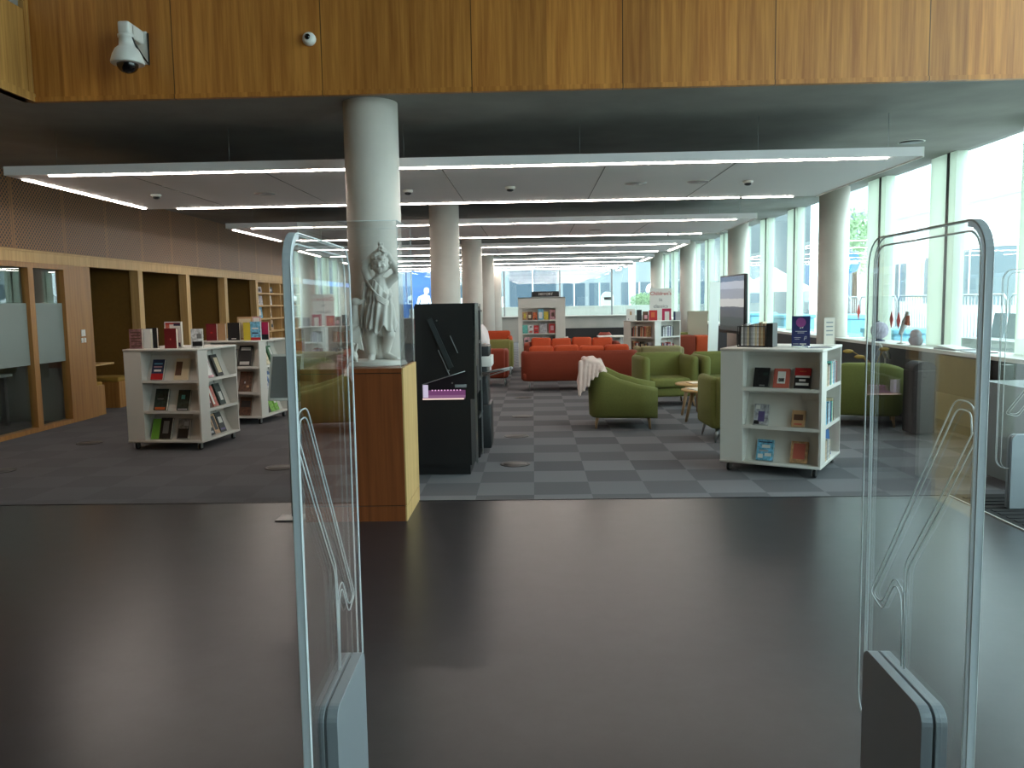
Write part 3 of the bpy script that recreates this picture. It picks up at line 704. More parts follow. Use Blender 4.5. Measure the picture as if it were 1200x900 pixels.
# --- left front bookcase
B1 = bookcase('white mobile bookcase on casters at the front left of the carpet', (-4.276, 10.0, 0), math.radians(-7))
A = 'the left front bookcase'
G = 'books shown on the left front bookcase'
def front(BM, items, A, G, sc=1.2):
    for (f, lv, u, wd, hh, th, col, art, pic, desc, yaw) in items:
        book(wd*(sc if f == 0 else .92), hh*sc, th, on_face(BM, f, u, .060, LZ[lv]+.002+th*math.sin(TILT), TILT, yaw), col, desc+', %s %s shelf, %s' % (SHELF[lv], 'front' if f == 0 else 'side', A[4:]), G, art, pic)
front(B1, [
 (0, 2, -.105, .125, .205, .035, 'navy', [(0, 1, 0, .3, 'red'), (.15, .85, .75, .82, 'sky'), (.15, .85, .6, .66, 'pink'), (.2, .8, .4, .5, 'white')], 0, 'navy and red book with pale title lines', 0),
 (0, 2, .20, .145, .215, .03, 'cream', [(.05, .5, .2, .85, 'brown')], 0, 'cream book with dark brown leaf shape', 0),
 (0, 1, -.085, .135, .215, .035, 'darkgreen', [(.1, .9, .02, .14, 'orange'), (.2, .7, .5, .55, 'grey')], .4, 'dark landscape cover book with orange foot', 0),
 (0, 1, .20, .125, .205, .03, 'darkgreen', [(.3, .6, .55, .75, 'teal'), (.1, .9, .03, .08, 'silver')], .4, 'dark green cover book', 0),
 (0, 0, -.045, .12, .21, .035, 'black', [(.25, .75, .25, .85, 'grey')], .4, 'black and grey picture cover book with lime edge', 0),
 (0, 0, .18, .125, .205, .03, 'grey', [(.08, .92, .04, .5, 'black'), (.5, .9, .65, .85, 'silver')], .3, 'grey and black cover book', 0),
 (1, 2, -.08, .16, .22, .025, 'pink', [(.1, .9, .1, .9, 'white')], .3, 'pale pink and white magazine', 0),
 (1, 2, .17, .16, .23, .025, 'black', [(.3, .9, .15, .85, 'cream')], .3, 'black magazine with pale portrait', 0),
 (1, 1, -.12, .13, .215, .03, 'brown', [(.15, .85, .2, .8, 'pink')], .3, 'brown and pink book', 0),
 (1, 1, .02, .13, .215, .03, 'salmon', [(.1, .4, .1, .9, 'white')], .3, 'salmon and white book', 0),
 (1, 1, .20, .15, .23, .03, 'darkgreen', [(.3, .8, .2, .6, 'white')], .4, 'dark green book with white motif', 0),
 (1, 0, -.10, .15, .215, .03, 'black', [(.15, .85, .35, .6, 'cream'), (.2, .8, .1, .2, 'silver')], .3, 'black and cream patterned book', 0),
 (1, 0, .03, .13, .21, .03, 'tan', [(.2, .8, .2, .9, 'black')], .3, 'tan and black book', 0),
 (1, 0, .18, .15, .215, .03, 'black', [(.25, .85, .45, .75, 'white'), (.1, .9, .1, .2, 'purple')], .3, 'black and white picture book', 0)], A, G)
k = book(.10, .245, .02, on_face(B1, 0, -.17, .062, LZ[0]+.009, TILT), 'lime', 'lime green book left of the black picture book on bottom front shelf, '+A[4:], G)
G = 'books standing on top of the left front bookcase'
T1 = ', top of '+A[4:]
for x, y, yaw, wd, hh, th, col, art, pic, desc in [
 (-.365, -.36, .12, .15, .23, .035, 'mauve', lines(.12, .35, .5, .65, .8, c='brown'), .3, 'faded maroon patterned paperback, leftmost'),
 (-.29, -.30, .12, .15, .23, .05, 'white', None, 0, 'white paged black hardback behind the maroon patterned paperback'),
 (-.235, -.24, .12, .13, .24, .04, 'black', None, 0, 'black book standing third from the left'),
 (-.055, -.14, .05, .14, .25, .035, 'cream', None, 0, 'cream backed book left of the tall framed cover'),
 (.02, -.20, .0, .215, .31, .03, 'white', [(.06, .94, .9, .96, 'red'), (.55, .94, .84, .96, 'navy'), (.06, .3, .1, .9, 'salmon'), (.12, .9, .2, .82, 'white'), (.12, .9, .05, .2, 'navy')], 0, 'tall white book with red and blue border'),
 (.075, -.36, .0, .15, .235, .045, 'maroon', [(.46, .54, .42, .5, 'salmon')], 0, 'plain dark red hardback in front of the tall white book'),
 (.395, -.34, .25, .13, .225, .045, 'white', [(.1, .95, .1, .35, 'black'), (.5, .9, .5, .75, 'grey'), (.1, .4, .2, .3, 'black')], .3, 'white book with black drawing at the corner')]:
    book(wd, hh, th, on_top(B1, x, y, yaw), col, desc+T1, G, art, pic)
# --- left rear bookcase
B2 = bookcase('white mobile bookcase on casters, farther left, half hidden by another', (-4.245, 12.06, 0), math.radians(-7))
A = 'the left rear bookcase'; G = 'books shown on the left rear bookcase'
front(B2, [
 (0, 2, -.16, .12, .22, .03, 'black', None, 0, 'plain black book', 0), (0, 2, .0, .13, .215, .03, 'grey', [(.2, .8, .3, .8, 'silver')], .3, 'grey silver book', 0),
 (0, 2, .20, .17, .25, .03, 'black', lines(.78, .86, .08, .16, u0=.15, u1=.85), 0, 'black book with white lettering top and bottom', 0),
 (0, 1, -.08, .16, .25, .03, 'red', [(.1, .4, .92, .96, 'white')], 0, 'plain bright red book', 0), (0, 1, .19, .16, .245, .03, 'brown', [(.4, .5, .4, .5, 'silver'), (.6, .8, .2, .3, 'tan')], .4, 'dark brown cover book', 0),
 (0, 0, -.06, .16, .22, .03, 'orange', [(.1, .9, .7, .95, 'navy'), (.2, .8, .1, .3, 'yellow')], .4, 'orange and blue cover book', 0), (0, 0, .17, .15, .22, .03, 'brown', [(.1, .9, .45, .8, 'black')], .4, 'black and brown cover book', 0),
 (1, 2, -.05, .14, .22, .03, 'cream', None, .2, 'cream book', 0), (1, 2, .15, .15, .23, .03, 'green', [(.4, .9, .1, .9, 'white')], .3, 'green and white book', 0),
 (1, 1, -.09, .14, .21, .03, 'silver', [(.2, .8, .2, .8, 'blue')], .3, 'silver and blue book', 0), (1, 1, .06, .14, .22, .03, 'blue', [(.3, .8, .1, .8, 'white')], .3, 'blue and white book', 0), (1, 1, .20, .13, .21, .03, 'tan', None, .3, 'tan book', 0),
 (1, 0, -.09, .13, .21, .03, 'black', None, .3, 'black book', 0), (1, 0, .05, .14, .2, .03, 'lime', None, .3, 'lime green and black book', 0), (1, 0, .2, .13, .19, .03, 'lime', [(.2, .8, .5, .8, 'white')], .3, 'lime green book with white panel', 0)], A, G)
G = 'books standing on top of the left rear bookcase'; T1 = ', top of '+A[4:]
for x, y, yaw, wd, hh, th, col, art, pic, desc in [
 (-.29, -.36, .1, .15, .24, .045, 'maroon', [(.4, .6, .42, .52, 'red')], 0, 'dark red hardback, leftmost'),
 (-.19, -.30, .1, .15, .24, .05, 'tan', None, 0, 'tan book right of the dark red hardback'),
 (.045, -.36, .1, .17, .25, .045, 'black', [(.3, .7, .08, .12, 'white')], 0, 'plain black hardback'),
 (.17, -.26, .05, .22, .33, .025, 'tan', [(.1, .9, .08, .92, 'cream'), (.4, .7, .7, .76, 'black'), (.35, .75, .42, .5, 'black')], 0, 'tan framed cream picture book'),
 (.255, -.38, .1, .1, .25, .03, 'yellow', None, 0, 'bright yellow book'),
 (.33, -.22, .1, .11, .33, .03, 'pink', [(.1, .9, .5, .95, 'white')], 0, 'narrow white and pink book standing behind'),
 (.37, -.36, .1, .15, .26, .05, 'sky', [(0, 1, 0, .15, 'red'), (.2, .8, .35, .42, 'navy'), (.2, .8, .6, .68, 'white')], .3, 'sky blue book with red foot'),
 (.43, -.20, .1, .12, .25, .04, 'magenta', [(0, 1, 0, .3, 'black')], 0, 'dark pink and black book at the right end')]:
    book(wd, hh, th, on_top(B2, x, y, yaw), col, desc+T1, G, art, pic)
# --- right front bookcase
B3 = bookcase('white mobile bookcase on casters at the front right of the carpet', (2.427, 8.178, 0), math.radians(-30), (True, False))
A = 'the right front bookcase'; G = 'books shown on the right front bookcase'
front(B3, [
 (0, 2, -.10, .145, .19, .025, 'black', [(.4, .75, .05, .12, 'grey'), (.6, .9, .6, .75, 'darkgreen')], .3, 'black cover book', 0),
 (0, 2, .085, .145, .185, .025, 'salmon', [(.25, .75, .22, .85, 'white'), (.32, .68, .32, .5, 'black')], 0, 'salmon red book with white panel', 0),
 (0, 2, .275, .145, .195, .03, 'black', [(0, 1, .62, 1, 'red'), (.06, .94, .52, .62, 'white'), (.3, .7, .34, .44, 'white'), (.1, .9, .14, .26, 'white'), (.3, .7, .8, .86, 'orange')], 0, 'red and black book with white title', 0),
 (0, 1, -.10, .135, .20, .03, 'silver', [(.3, .75, .15, .65, 'purple'), (.05, .4, .02, .2, 'black'), (.1, .4, .75, .95, 'white')], .35, 'silver grey portrait cover book', 0),
 (0, 1, .245, .12, .155, .035, 'tan', [(.15, .85, .4, .75, 'brown'), (.2, .8, .1, .2, 'salmon')], 0, 'small tan book with dark panel', 0),
 (0, 0, -.06, .155, .20, .03, 'sky', [(.1, .4, .1, .3, 'white'), (.3, .8, .6, .75, 'white'), (.15, .7, .42, .5, 'silver'), (.5, .9, .2, .35, 'white'), (.1, .9, .85, .9, 'navy')], .3, 'blue and white patterned book', 0),
 (0, 0, .255, .155, .205, .03, 'tan', [(.15, .85, .18, .9, 'salmon')], .3, 'rust and tan patterned book', 0)], A, G, 1.0)
def row(BM, f, lv, u, n, cols, A, G, hmin=.18, hmax=.22, small=True, v=.015, tmin=.018, tmax=.03, dep=.14):
    rnd = random.Random(n*7+lv+int(u*100))
    for i in range(n):
        th = rnd.uniform(tmin, tmax); h = rnd.uniform(hmin, hmax); c = cols[i % len(cols)]
        p = on_face(BM, f, u+th, v+dep/2, LZ[lv]+.001) @ RZ(PI/2)
        book(dep, h, th, p, c, '%s book spine, number %d from left, %s %s shelf, %s' % (c, i+1, SHELF[lv], ('front' if f == 0 else 'side') if A != 'the far cornerwise bookcase' else ('left' if f == 0 else 'right'), A[4:]), G, None, .15, small=small)
        u += th+.002
G = 'books in rows on the right front bookcase'
row(B3, 1, 2, -.245, 15, ['black', 'white', 'cream', 'grey', 'tan', 'white', 'black', 'teal', 'cream', 'white', 'sky', 'navy', 'white', 'grey', 'maroon'], A, G, .19, .24, small=False, tmin=.03, tmax=.046)
row(B3, 1, 1, -.245, 12, ['navy', 'white', 'sky', 'black', 'silver', 'sky', 'white', 'blue', 'black', 'teal', 'cream', 'black'], A, G, .19, .23, small=False, tmin=.028, tmax=.042)
row(B3, 1, 0, -.245, 8, ['cream', 'silver', 'tan', 'cream', 'grey', 'white', 'silver', 'cream'], A, G, .18, .2, small=False, tmin=.03, tmax=.042)
book(.17, .25, .03, on_face(B3, 1, .15, .06, LZ[0]+.005, .1, -.25), 'blue', 'blue book leaning at the end of bottom side shelf, '+A[4:], G)
book(.17, .26, .03, on_face(B3, 1, .30, .10, LZ[0]+.005, .1, -.25), 'magenta', 'dark pink book leaning at the end of bottom side shelf, '+A[4:], G)
# magazine holder with thin books, poster, leaflet stand on top
t = thing('magazine_file', 'black wire book holder on top of the right front bookcase', 'book holder', on_top(B3, -.20, -.14).translation, math.radians(-30))
k = MB(); k.box(.10, .16, -.08, .10, 0, .23); k.box(-.178, .16, -.08, .10, 0, .006); k.build('end_stop', M_black, t)
k = MB()
for x in (-.174, .092): k.tube([(x, -.085, .0), (x, -.085, .20), (x, .10, .22), (x, .10, 0)], .004)
k.tube([(-.174, -.085, .2), (.092, -.085, .2)], .004); k.tube([(-.174, -.085, .01), (.092, -.085, .01)], .004); k.build('wire', M_black, t)
cs = ['black', 'white', 'grey', 'silver', 'cream', 'grey', 'silver', 'white', 'cream', 'white', 'tan', 'cream', 'tan']
for i, c in enumerate(cs):
    p = on_top(B3, -.348+.019*i, -.13, PI/2, 1.1965)
    book(.15, .20+.006*(i % 4)+(.02 if i > 7 else 0), .017, p, c, 'thin %s book, number %d from left, in the black holder, right front bookcase' % (c, i+1), 'thin books in the black holder', None, .1)
def poster(name, label, cat, Mw, wd, hh, m, leg=True):
    loc, rot, _ = Mw.decompose(); t = thing(name, label, cat, loc, rot=rot.to_euler())
    k = MB(); k.box(-wd/2, wd/2, 0, .004, .012, hh); k.build('sheet', m, t)
    k = MB(); k.box(-wd/2-.004, wd/2+.004, -.03, .05, 0, .004); k.box(-wd/2-.004, wd/2+.004, .0045, .0075, .004, hh+.005); k.build('holder', M_acr, t)
    return t
t = poster('poster_holder', 'navy blue poster with pink glow and music note on top of the right front bookcase', 'poster', on_top(B3, .20, -.13, .15), .165, .295, mat('navy_poster', (48, 54, 104), .4, noise=.25, scale=20))
k = MB(); k.cyl((0.0, -.0005, .235), (0, -.0015, .235), .045, n=24); k.build('pink_disc', mat('poster_pink', (150, 74, 140), .5), t)
k = MB()
for a in ((-.05, .055, .148, .153), (-.03, .03, .134, .139), (-.06, .0, .09, .094), (-.055, -.01, .075, .079), (-.07, -.02, .03, .034), (-.01, .05, .028, .036), (.01, .03, .018, .024)): k.box(a[0], a[1], -.0012, -.0002, a[2], a[3])
k.cyl((-.004, -.0005, .182), (-.004, -.0015, .182), .006, n=10); k.cyl((.014, -.0005, .186), (.014, -.0015, .186), .006, n=10); k.box(.0, .003, -.0014, -.0004, .182, .206); k.box(.018, .021, -.0014, -.0004, .186, .21); k.box(.0, .021, -.0014, -.0004, .203, .209)
k.tube([(.03, -.001, .065), (.036, -.001, .1), (.05, -.001, .105), (.05, -.001, .085), (.035, -.001, .08)], .0025); k.build('lettering', M_white, t)
t = poster('leaflet_holder', 'narrow cream leaflet on the back of the right front bookcase top', 'leaflet', on_top(B3, .40, .18, .7), .11, .27, mat('cream_leaflet', (220, 210, 196), .5))
k = MB()
for z in (.22, .18, .14, .10): k.box(-.035, .035, -.001, 0, z, z+.012)
k.build('lettering', M_grey, t)
for x, y, a, l, m in ((.36, -.12, .4, 'dark leaflet lying flat on top of the right front bookcase', 'navy'), (-.02, .05, .2, 'white leaflet lying flat on top of the right front bookcase', 'white')):
    k = MB(); k.box(-.11, .11, -.075, .075, 0, .003); o = k.build('leaflet', cov(m)); Q = on_top(B3, x, y, a); o.location = Q.translation; o.rotation_euler = Q.to_euler(); tag(o, l, 'leaflet')
# --- far right bookcase (corner towards us)
B4 = bookcase('white mobile bookcase standing cornerwise by the far right columns', (2.77, 19.55, 0), math.radians(-47), (False, False))
A = 'the far cornerwise bookcase'; G = 'books in rows on the far cornerwise bookcase'
row(B4, 0, 2, -.24, 13, ['black', 'salmon', 'grey', 'tan', 'white', 'brown', 'black', 'tan', 'salmon', 'cream', 'brown', 'salmon', 'tan'], A, G, .2, .26, tmin=.02, tmax=.05)
row(B4, 0, 1, -.24, 13, ['brown', 'tan', 'salmon', 'black', 'white', 'brown', 'black', 'cream', 'grey', 'black', 'tan', 'black', 'silver'], A, G, .2, .27, tmin=.02, tmax=.05)
row(B4, 1, 2, -.24, 15, ['grey', 'darkgreen', 'black', 'white', 'silver', 'grey', 'white', 'silver', 'purple', 'silver', 'white', 'purple', 'grey', 'white', 'black'], A, G, .2, .26, tmin=.02, tmax=.045)
row(B4, 1, 1, -.24, 14, ['navy', 'black', 'salmon', 'black', 'silver', 'pink', 'black', 'navy', 'pink', 'silver', 'salmon', 'white', 'pink', 'maroon'], A, G, .18, .23, tmin=.02, tmax=.045)
G = 'books standing on top of the far cornerwise bookcase'; T1 = ', top of '+A[4:]
for X, wd, hh, th, col, art, desc in [(2.27, .2, .27, .03, 'white', [(.4, .6, .5, .8, 'tan'), (.2, .3, .1, .2, 'grey')], 'white card with small drawing, leftmost'), (2.47, .11, .25, .06, 'black', None, 'black box file shaped book'), (2.62, .13, .21, .04, 'brown', [(.3, .8, .2, .6, 'pink')], 'dark brown book with pink label'), (2.80, .19, .235, .04, 'red', [(.25, .7, .3, .8, 'orange')], 'red book with gold motif'), (3.10, .21, .27, .03, 'magenta', [(.28, .78, 0, .75, 'white')], 'dark pink book with white panel'), (3.33, .16, .2, .04, 'silver', [(0, .25, 0, 1, 'navy')], 'silver and navy book, rightmost')]:
    book(wd, hh, th, Matrix.Translation((X-.02, 19.42-.25*abs(X-2.77)+.0, 1.19)), col, desc+T1, G, art, small=True)
# poster board over it
t = thing('sign_board', 'white sign with red and grey lettering behind the far cornerwise bookcase', 'sign', (3.05, 19.98, 1.19))
k = MB(); k.box(-.27, .25, 0, .02, .22, .74); k.box(-.2, .2, .021, .08, .0, .3); k.build('board', M_white, t)
text('lettering', "Children's", .125, mat('sign_red', (190, 60, 50), .5), t, (-.01, -.002, .62), (PI/2, 0, 0))
text('lettering', "lit", .105, mat('sign_grey', (100, 104, 104), .5), t, (-.01, -.002, .47), (PI/2, 0, 0))
text('lettering', "classics", .12, MATS['sign_grey'], t, (-.01, -.002, .32), (PI/2, 0, 0))
# --- tall bookcase
t = thing('tall_bookcase', 'tall white display bookcase with black sign on top behind the red sofas', 'bookcase', (.205, 20.35, 0))
k = MB()
k.box(-.565, -.463, -.33, -.31, .11, 1.77); k.box(.333, .565, -.33, -.31, .11, 1.77); k.box(-.463, .333, -.33, -.31, 1.515, 1.77); k.box(-.565, .565, -.33, .33, 1.75, 1.77)
k.box(.545, .565, -.31, .33, .11, 1.75); k.box(-.565, .565, .31, .33, .11, 1.75); k.build('carcass', M_bc, t)
k = MB(); k.box(-.47, .34, -.08, -.06, .11, 1.75); k.build('back_panel', M_bc, t)
TZ = [.13, .30, .60, .905, 1.23]
for z in TZ:
    k = MB(); k.box(-.47, .34, -.325, -.08, z-.025, z); k.build('shelf', M_bc, t)
k = MB()
for z in (.13, .45, .78, 1.1, 1.42, 1.74): k.box(-.565, -.48, -.3, .31, z-.025, z)
for y in (-.02, .30): k.box(-.565, -.48, y-.01, y+.01, .11, 1.75)
k.build('side_shelf', M_bc, t)
for sx in (-.5, .5):
    for sy in (-.26, .26):
        k = MB(); k.cyl((sx-.015, sy, .045), (sx+.015, sy, .045), .045, n=16); k.box(sx-.02, sx+.02, sy-.02, sy+.02, .06, .115); k.build('caster', M_dark, t)
G = 'books on the tall far bookcase'
def tall(z, lst, nm):
    for i, (x, wd, hh, col, art, desc) in enumerate(lst):
        book(wd, hh, .03, Matrix.Translation((x, 20.085, z+.0065)) @ Matrix.Rotation(-.18, 4, 'X'), col, '%s, %s shelf, tall far bookcase' % (desc, nm), G, art, .2, small=True)
tall(1.23, [(-.20, .12, .19, 'tan', [(.3, .7, .2, .8, 'yellow')], 'tan and yellow book'), (-.075, .12, .2, 'brown', [(.2, .7, .2, .6, 'cream')], 'brown book with pale figure'), (.045, .10, .18, 'orange', [(.4, .8, .02, .2, 'black')], 'orange tan book'), (.185, .13, .26, 'sky', [(.15, .8, .1, .7, 'white')], 'tall light blue book'), (.31, .11, .19, 'yellow', None, 'yellow book'), (.47, .13, .24, 'pink', [(.25, .8, .3, .7, 'brown')], 'pale pink book with brown oval')], 'top display')
tall(.905, [(-.20, .13, .2, 'teal', None, 'plain turquoise book'), (-.06, .12, .2, 'white', [(.3, .7, .7, .85, 'black'), (.2, .8, .05, .3, 'salmon')], 'white book with dark hair drawing'), (.07, .12, .19, 'red', [(.2, .8, .6, .7, 'pink'), (.2, .8, .2, .3, 'black')], 'red and black book'), (.24, .17, .25, 'silver', [(.1, .8, .88, .94, 'black')], 'lilac grey book with black title'), (.45, .15, .22, 'red', [(.25, .75, .3, .8, 'pink')], 'red book with pale pattern')], 'second display')
tall(.60, [(-.16, .14, .21, 'pink', [(.2, .8, .1, .7, 'black')], 'pink and black book'), (.02, .14, .2, 'white', [(.1, .9, .75, .8, 'orange')], 'white book with orange line'), (.24, .14, .22, 'silver', [(.2, .8, .7, .8, 'grey')], 'silver book'), (.45, .14, .22, 'black', [(.2, .8, .2, .4, 'red')], 'black and red book')], 'third display')
t = thing('shelf_sign', 'long black sign with white lettering lying on the tall far bookcase', 'sign', (.30, 20.2, 1.77))
k = MB(); k.box(-.34, .34, -.05, .05, 0, .012); k.build('base', M_white, t)
k = MB(); k.box(-.33, .33, -.02, .02, .012, .14); k.build('panel', M_black, t)
text('lettering', 'HISTORY', .085, M_white, t, (.01, -.022, .075), (PI/2, 0, 0))

# ================================================================== SELF-SERVICE KIOSKS
t = thing('self_service_kiosk', 'tall black self-service kiosk with glowing scanner tray beside the plinth', 'kiosk', (-.875, 7.93, 0))
k = MB()
k.box(-.27, .245, .04, .80, 0, .745); k.box(-.27, .262, .0, .85, .10, .742)
k.prism([(-.27, .742), (-.20, .742), (-.20, .885), (.215, 1.01), (.215, .742), (.3, .742), (.318, 1.66), (-.25, 1.66)], 'Y', 0, .03)
k.box(-.25, .30, .45, .85, .742, 1.66); k.prism([(-.26, .90), (.22, 1.03), (.3, 1.03), (.31, 1.655), (-.255, 1.655)], 'Y', .03, .45)
k.build('cabinet', M_black, t)
k = MB(); k.box(-.198, -.15, .032, .05, .757, .88); k.build('side_light', emis('tray_white', (224, 214, 240), .75), t)
k = MB(); k.box(-.198, .20, -.012, .0, .742, .753); k.build('tray_lip', emis('tray_pink', (255, 226, 214), 1.0), t)
k = MB(); k.box(-.198, .20, .0, .30, .742, .75); k.build('tray', emis('tray_top', (190, 134, 180), .45), t)
k = MB(); k.box(-.198, .20, .30, .31, .75, .80); k.build('tray_glow', emis('tray_purple', (150, 90, 144), .5), t)
k = MB()
for i in range(10): k.ball((-.14+.031*i, .294, .80), (.007, .005, .007), n=8, m=6)
k.build('status_light', emis('tray_dot', (250, 190, 235), 1.0), t)
k = MB(); k.box(-.022, .022, -.03, .0, 1.03, 1.54, rot=(0, -.40, 0), piv=(.0, 0, 1.25)); k.build('monitor', mat('monitor_grey', (46, 52, 54), .4), t)
k = MB(); k.box(-.004, .004, -.012, .0, 1.02, 1.28, rot=(0, -.40, 0), piv=(.13, 0, 1.16)); k.M = Matrix.Translation((.10, 0, 0)); k.box(.012, .018, -.012, 0, 1.18, 1.36, rot=(0, -.40, 0)); k.build('shield_edge', M_grey, t)
k = MB(); k.box(.115, .225, -.006, 0, .855, .885, bev=.003); k.build('label_plate', M_grey, t)
k = MB(); k.tube([(-.2, -.002, .888), (.215, -.002, 1.013)], .004); k.build('edge_trim', M_steel, t)
k = MB()
for x, z in ((.06, 1.02), (.09, .90), (-.045, 1.50)): k.cyl((x, 0, z), (x, -.006, z), .008, n=12)
k.build('bolt', M_steel, t)
k = MB(); k.box(.305, .325, .0, .02, .12, 1.655); k.box(.31, .322, .84, .86, .05, 1.65); k.build('corner_trim', M_steel, t)
k = MB(); k.box(-.30, -.25, .28, .62, .95, 1.64); k.build('side_screen', M_dark, t)
k = MB(); k.box(-.3, -.262, .274, .281, 1.36, 1.50); k.build('picture', mat('kiosk_picture', (150, 70, 84), .5, noise=.5, scale=30), t)
# shelved black unit behind
t = thing('sorting_unit', 'black open shelved unit with steel trim behind the tall kiosk', 'unit', (-.86, 8.83, 0))
k = MB(); k.box(-.28, .26, 0, .02, 0, 1.62); k.box(-.28, .26, .48, .5, 0, 1.58); k.box(-.28, -.2, .02, .48, 0, 1.6)
for z in (.02, .45, .85, 1.25, 1.6): k.box(-.2, .27, .02, .48, z-.02, z)
k.build('carcass', M_black, t)
k = MB()
for z in (.45, .85, 1.25): k.box(.262, .278, .0, .5, z-.02, z+.002)
k.box(.26, .275, .49, .505, 0, 1.58); k.build('trim', M_steel, t)
# low kiosk with white panel
t = thing('payment_kiosk', 'low grey and black kiosk with white panel and metal arm', 'kiosk', (-.70, 9.42, 0))
k = MB(); k.box(-.2, .17, .02, .56, 0, 1.04, bev=.01); k.box(-.2, .2, 0, .56, .0, .5, bev=.01); k.build('cabinet', M_dark, t)
k = MB(); k.box(-.2, .19, .0, .5, 1.04, 1.17, bev=.01); k.build('top', M_black, t)
k = MB(); k.box(.06, .225, -.02, .4, .94, 1.055, bev=.006); k.build('white_panel', M_white, t)
k = MB(); k.tube([(.1, -.01, .86), (.17, -.03, .87), (.30, -.03, .90), (.44, -.02, .925)], .014, 8); k.tube([(.1, -.01, .835), (.2, -.03, .84), (.36, -.03, .885), (.44, -.02, .91)], .008, 8); k.ball((.44, -.02, .92), .02); k.build('metal_arm', M_steel, t)
k = MB(); k.tube([(.14, -.02, .84), (.16, -.03, .7), (.10, -.03, .6), (.08, -.01, .72), (.1, -.005, .8)], .006); k.build('cable', M_black, t)
# black rounded cabinet and bin by the sill
t = thing('waste_bin', 'tall black bin with rounded top standing by the dark sill', 'bin', (4.62, 10.05, 0))
k = MB(); k.box(-.14, .14, -.14, .14, .02, .78, bev=.025, seg=3); k.build('body', mat('bin_black', (9, 9, 10), .7), t)
k = MB(); R = [[(x, -.135+.0, z) for x, z in P_] for P_ in []]
k.prism([(.14*math.cos(a), .78+.10*math.sin(a)) for a in [PI*i/14 for i in range(15)]], 'Y', -.13, .13); k.build('lid', MATS['bin_black'], t)

# ================================================================== SEATING
def soft(k, *a, **kw): k.box(*a, bev=kw.pop('bev', .04), seg=3, **kw)
def legs(t, pts, h, m, r0=.022, r1=.012, splay=.03):
    for x, y in pts:
        k = MB(); k.cyl((x, y, h), (x+splay*(1 if x > 0 else -1), y+splay*(1 if y > 0 else -1), 0), r0, r1, n=12); k.build('leg', m, t)
M_legw = wood('leg_oak', (150, 118, 84), (180, 148, 112), .5, 30, 2)
def boxchair(label, loc, rz, m, wd=.86, dp=.80, h=.79, ah=.76, leg=M_legw, seatm=None, group=None, arms=True, name='armchair', cat='armchair', lh=.16):
    t = thing(name, label, cat, loc, rz, group); seatm = seatm or m
    k = MB(); soft(k, -wd/2+.03, wd/2-.03, -dp/2+.04, dp/2-.03, lh, lh+.14); k.build('seat_base', m, t)
    aw = .13 if arms else 0
    k = MB(); soft(k, -wd/2+aw+.005, wd/2-aw-.005, -dp/2, dp/2-.17, lh+.14, lh+.29, bev=.045); k.build('seat_cushion', seatm, t)
    k = MB(); soft(k, -wd/2+.06, wd/2-.06, dp/2-.18, dp/2, lh, h, bev=.05, rot=(-.06, 0, 0), piv=(0, dp/2, lh)); k.build('backrest', m, t)
    if arms:
        for s in (-1, 1):
            k = MB(); soft(k, s*(wd/2-aw) if s > 0 else -wd/2, wd/2 if s > 0 else -wd/2+aw, -dp/2+.02, dp/2-.04, lh, ah, bev=.055); k.build('arm', m, t)
    legs(t, [(sx*(wd/2-.09), sy*(dp/2-.09)) for sx in (-1, 1) for sy in (-1, 1)], lh+.01, leg)
    return t
GA = 'green armchairs round the coffee tables'
boxchair('green armchair facing us beyond the round coffee tables', (2.07, 13.25, 0), .12, M_green, .90, .82, .81, .785, group=GA)
boxchair('green armchair half hidden behind the screen, right of the facing one', (3.02, 13.3, 0), .1, M_green, .90, .82, .81, .785, group=GA)
boxchair('green armchair tucked behind the right front bookcase, back towards us', (2.44, 9.93, 0), PI+.04, M_green, .84, .76, .76, .755, leg=M_steel, group=GA)
def tub(label, loc, rz, m, group=None, cushion=True):
    t = thing('armchair', label, 'armchair', loc, rz, group)
    W, Dp, r = .46, .44, .22
    path = [(-W, -Dp, .54), (-W, -.2, .585), (-W, .05, .66), (-W, Dp-r, .745)]
    for i in range(1, 7):
        a = PI - PI/2*i/6; path.append((-W+r+r*math.cos(a), Dp-r+r*math.sin(a), .745+.075*i/6))
    path += [(0, Dp, .825)] + [(-x, y, z) for x, y, z in path[::-1]]
    R = []
    for i, (x, y, h) in enumerate(path):
        a = Vector(path[max(i-1, 0)][:2]); b_ = Vector(path[min(i+1, len(path)-1)][:2]); d = (b_-a).normalized(); n_ = Vector((d.y, -d.x))   # inward
        tk = .10
        prof = [(0.03, .15), (0, .18), (-.012, h*.6), (-.02, h-.05), (.0, h-.012), (.03, h), (tk-.03, h), (tk, h-.02), (tk+.005, h*.6), (tk, .2), (tk-.02, .15)]
        R.append([(x+n_.x*u, y+n_.y*u, z) for u, z in prof])
    k = MB(); k.rings(R); k.build('shell', m, t)
    k = MB(); soft(k, -W+.08, W-.08, -Dp+.02, Dp-.08, .16, .30); k.build('seat_base', m, t)
    k = MB(); soft(k, -W+.095, W-.095, -Dp-.01, Dp-.09, .30, .44, bev=.05); k.build('seat_cushion', m, t)
    if cushion:
        k = MB(); soft(k, -.26, .22, .20, .34, .44, .83, bev=.06, rot=(-.25, .1, 0)); k.build('cushion', m, t)
    legs(t, [(sx*.34, sy*.33) for sx in (-1, 1) for sy in (-1, 1)], .17, M_legw, .024, .013, .02)
    return t
tub('green tub armchair in the middle seen from behind, cloth over its back', (1.185, 11.10, 0), math.radians(84), M_green, GA)
tub('dark seen green armchair at the right, between bookcase and window sill', (4.33, 11.0, 0), math.radians(160), M_green, GA, False)
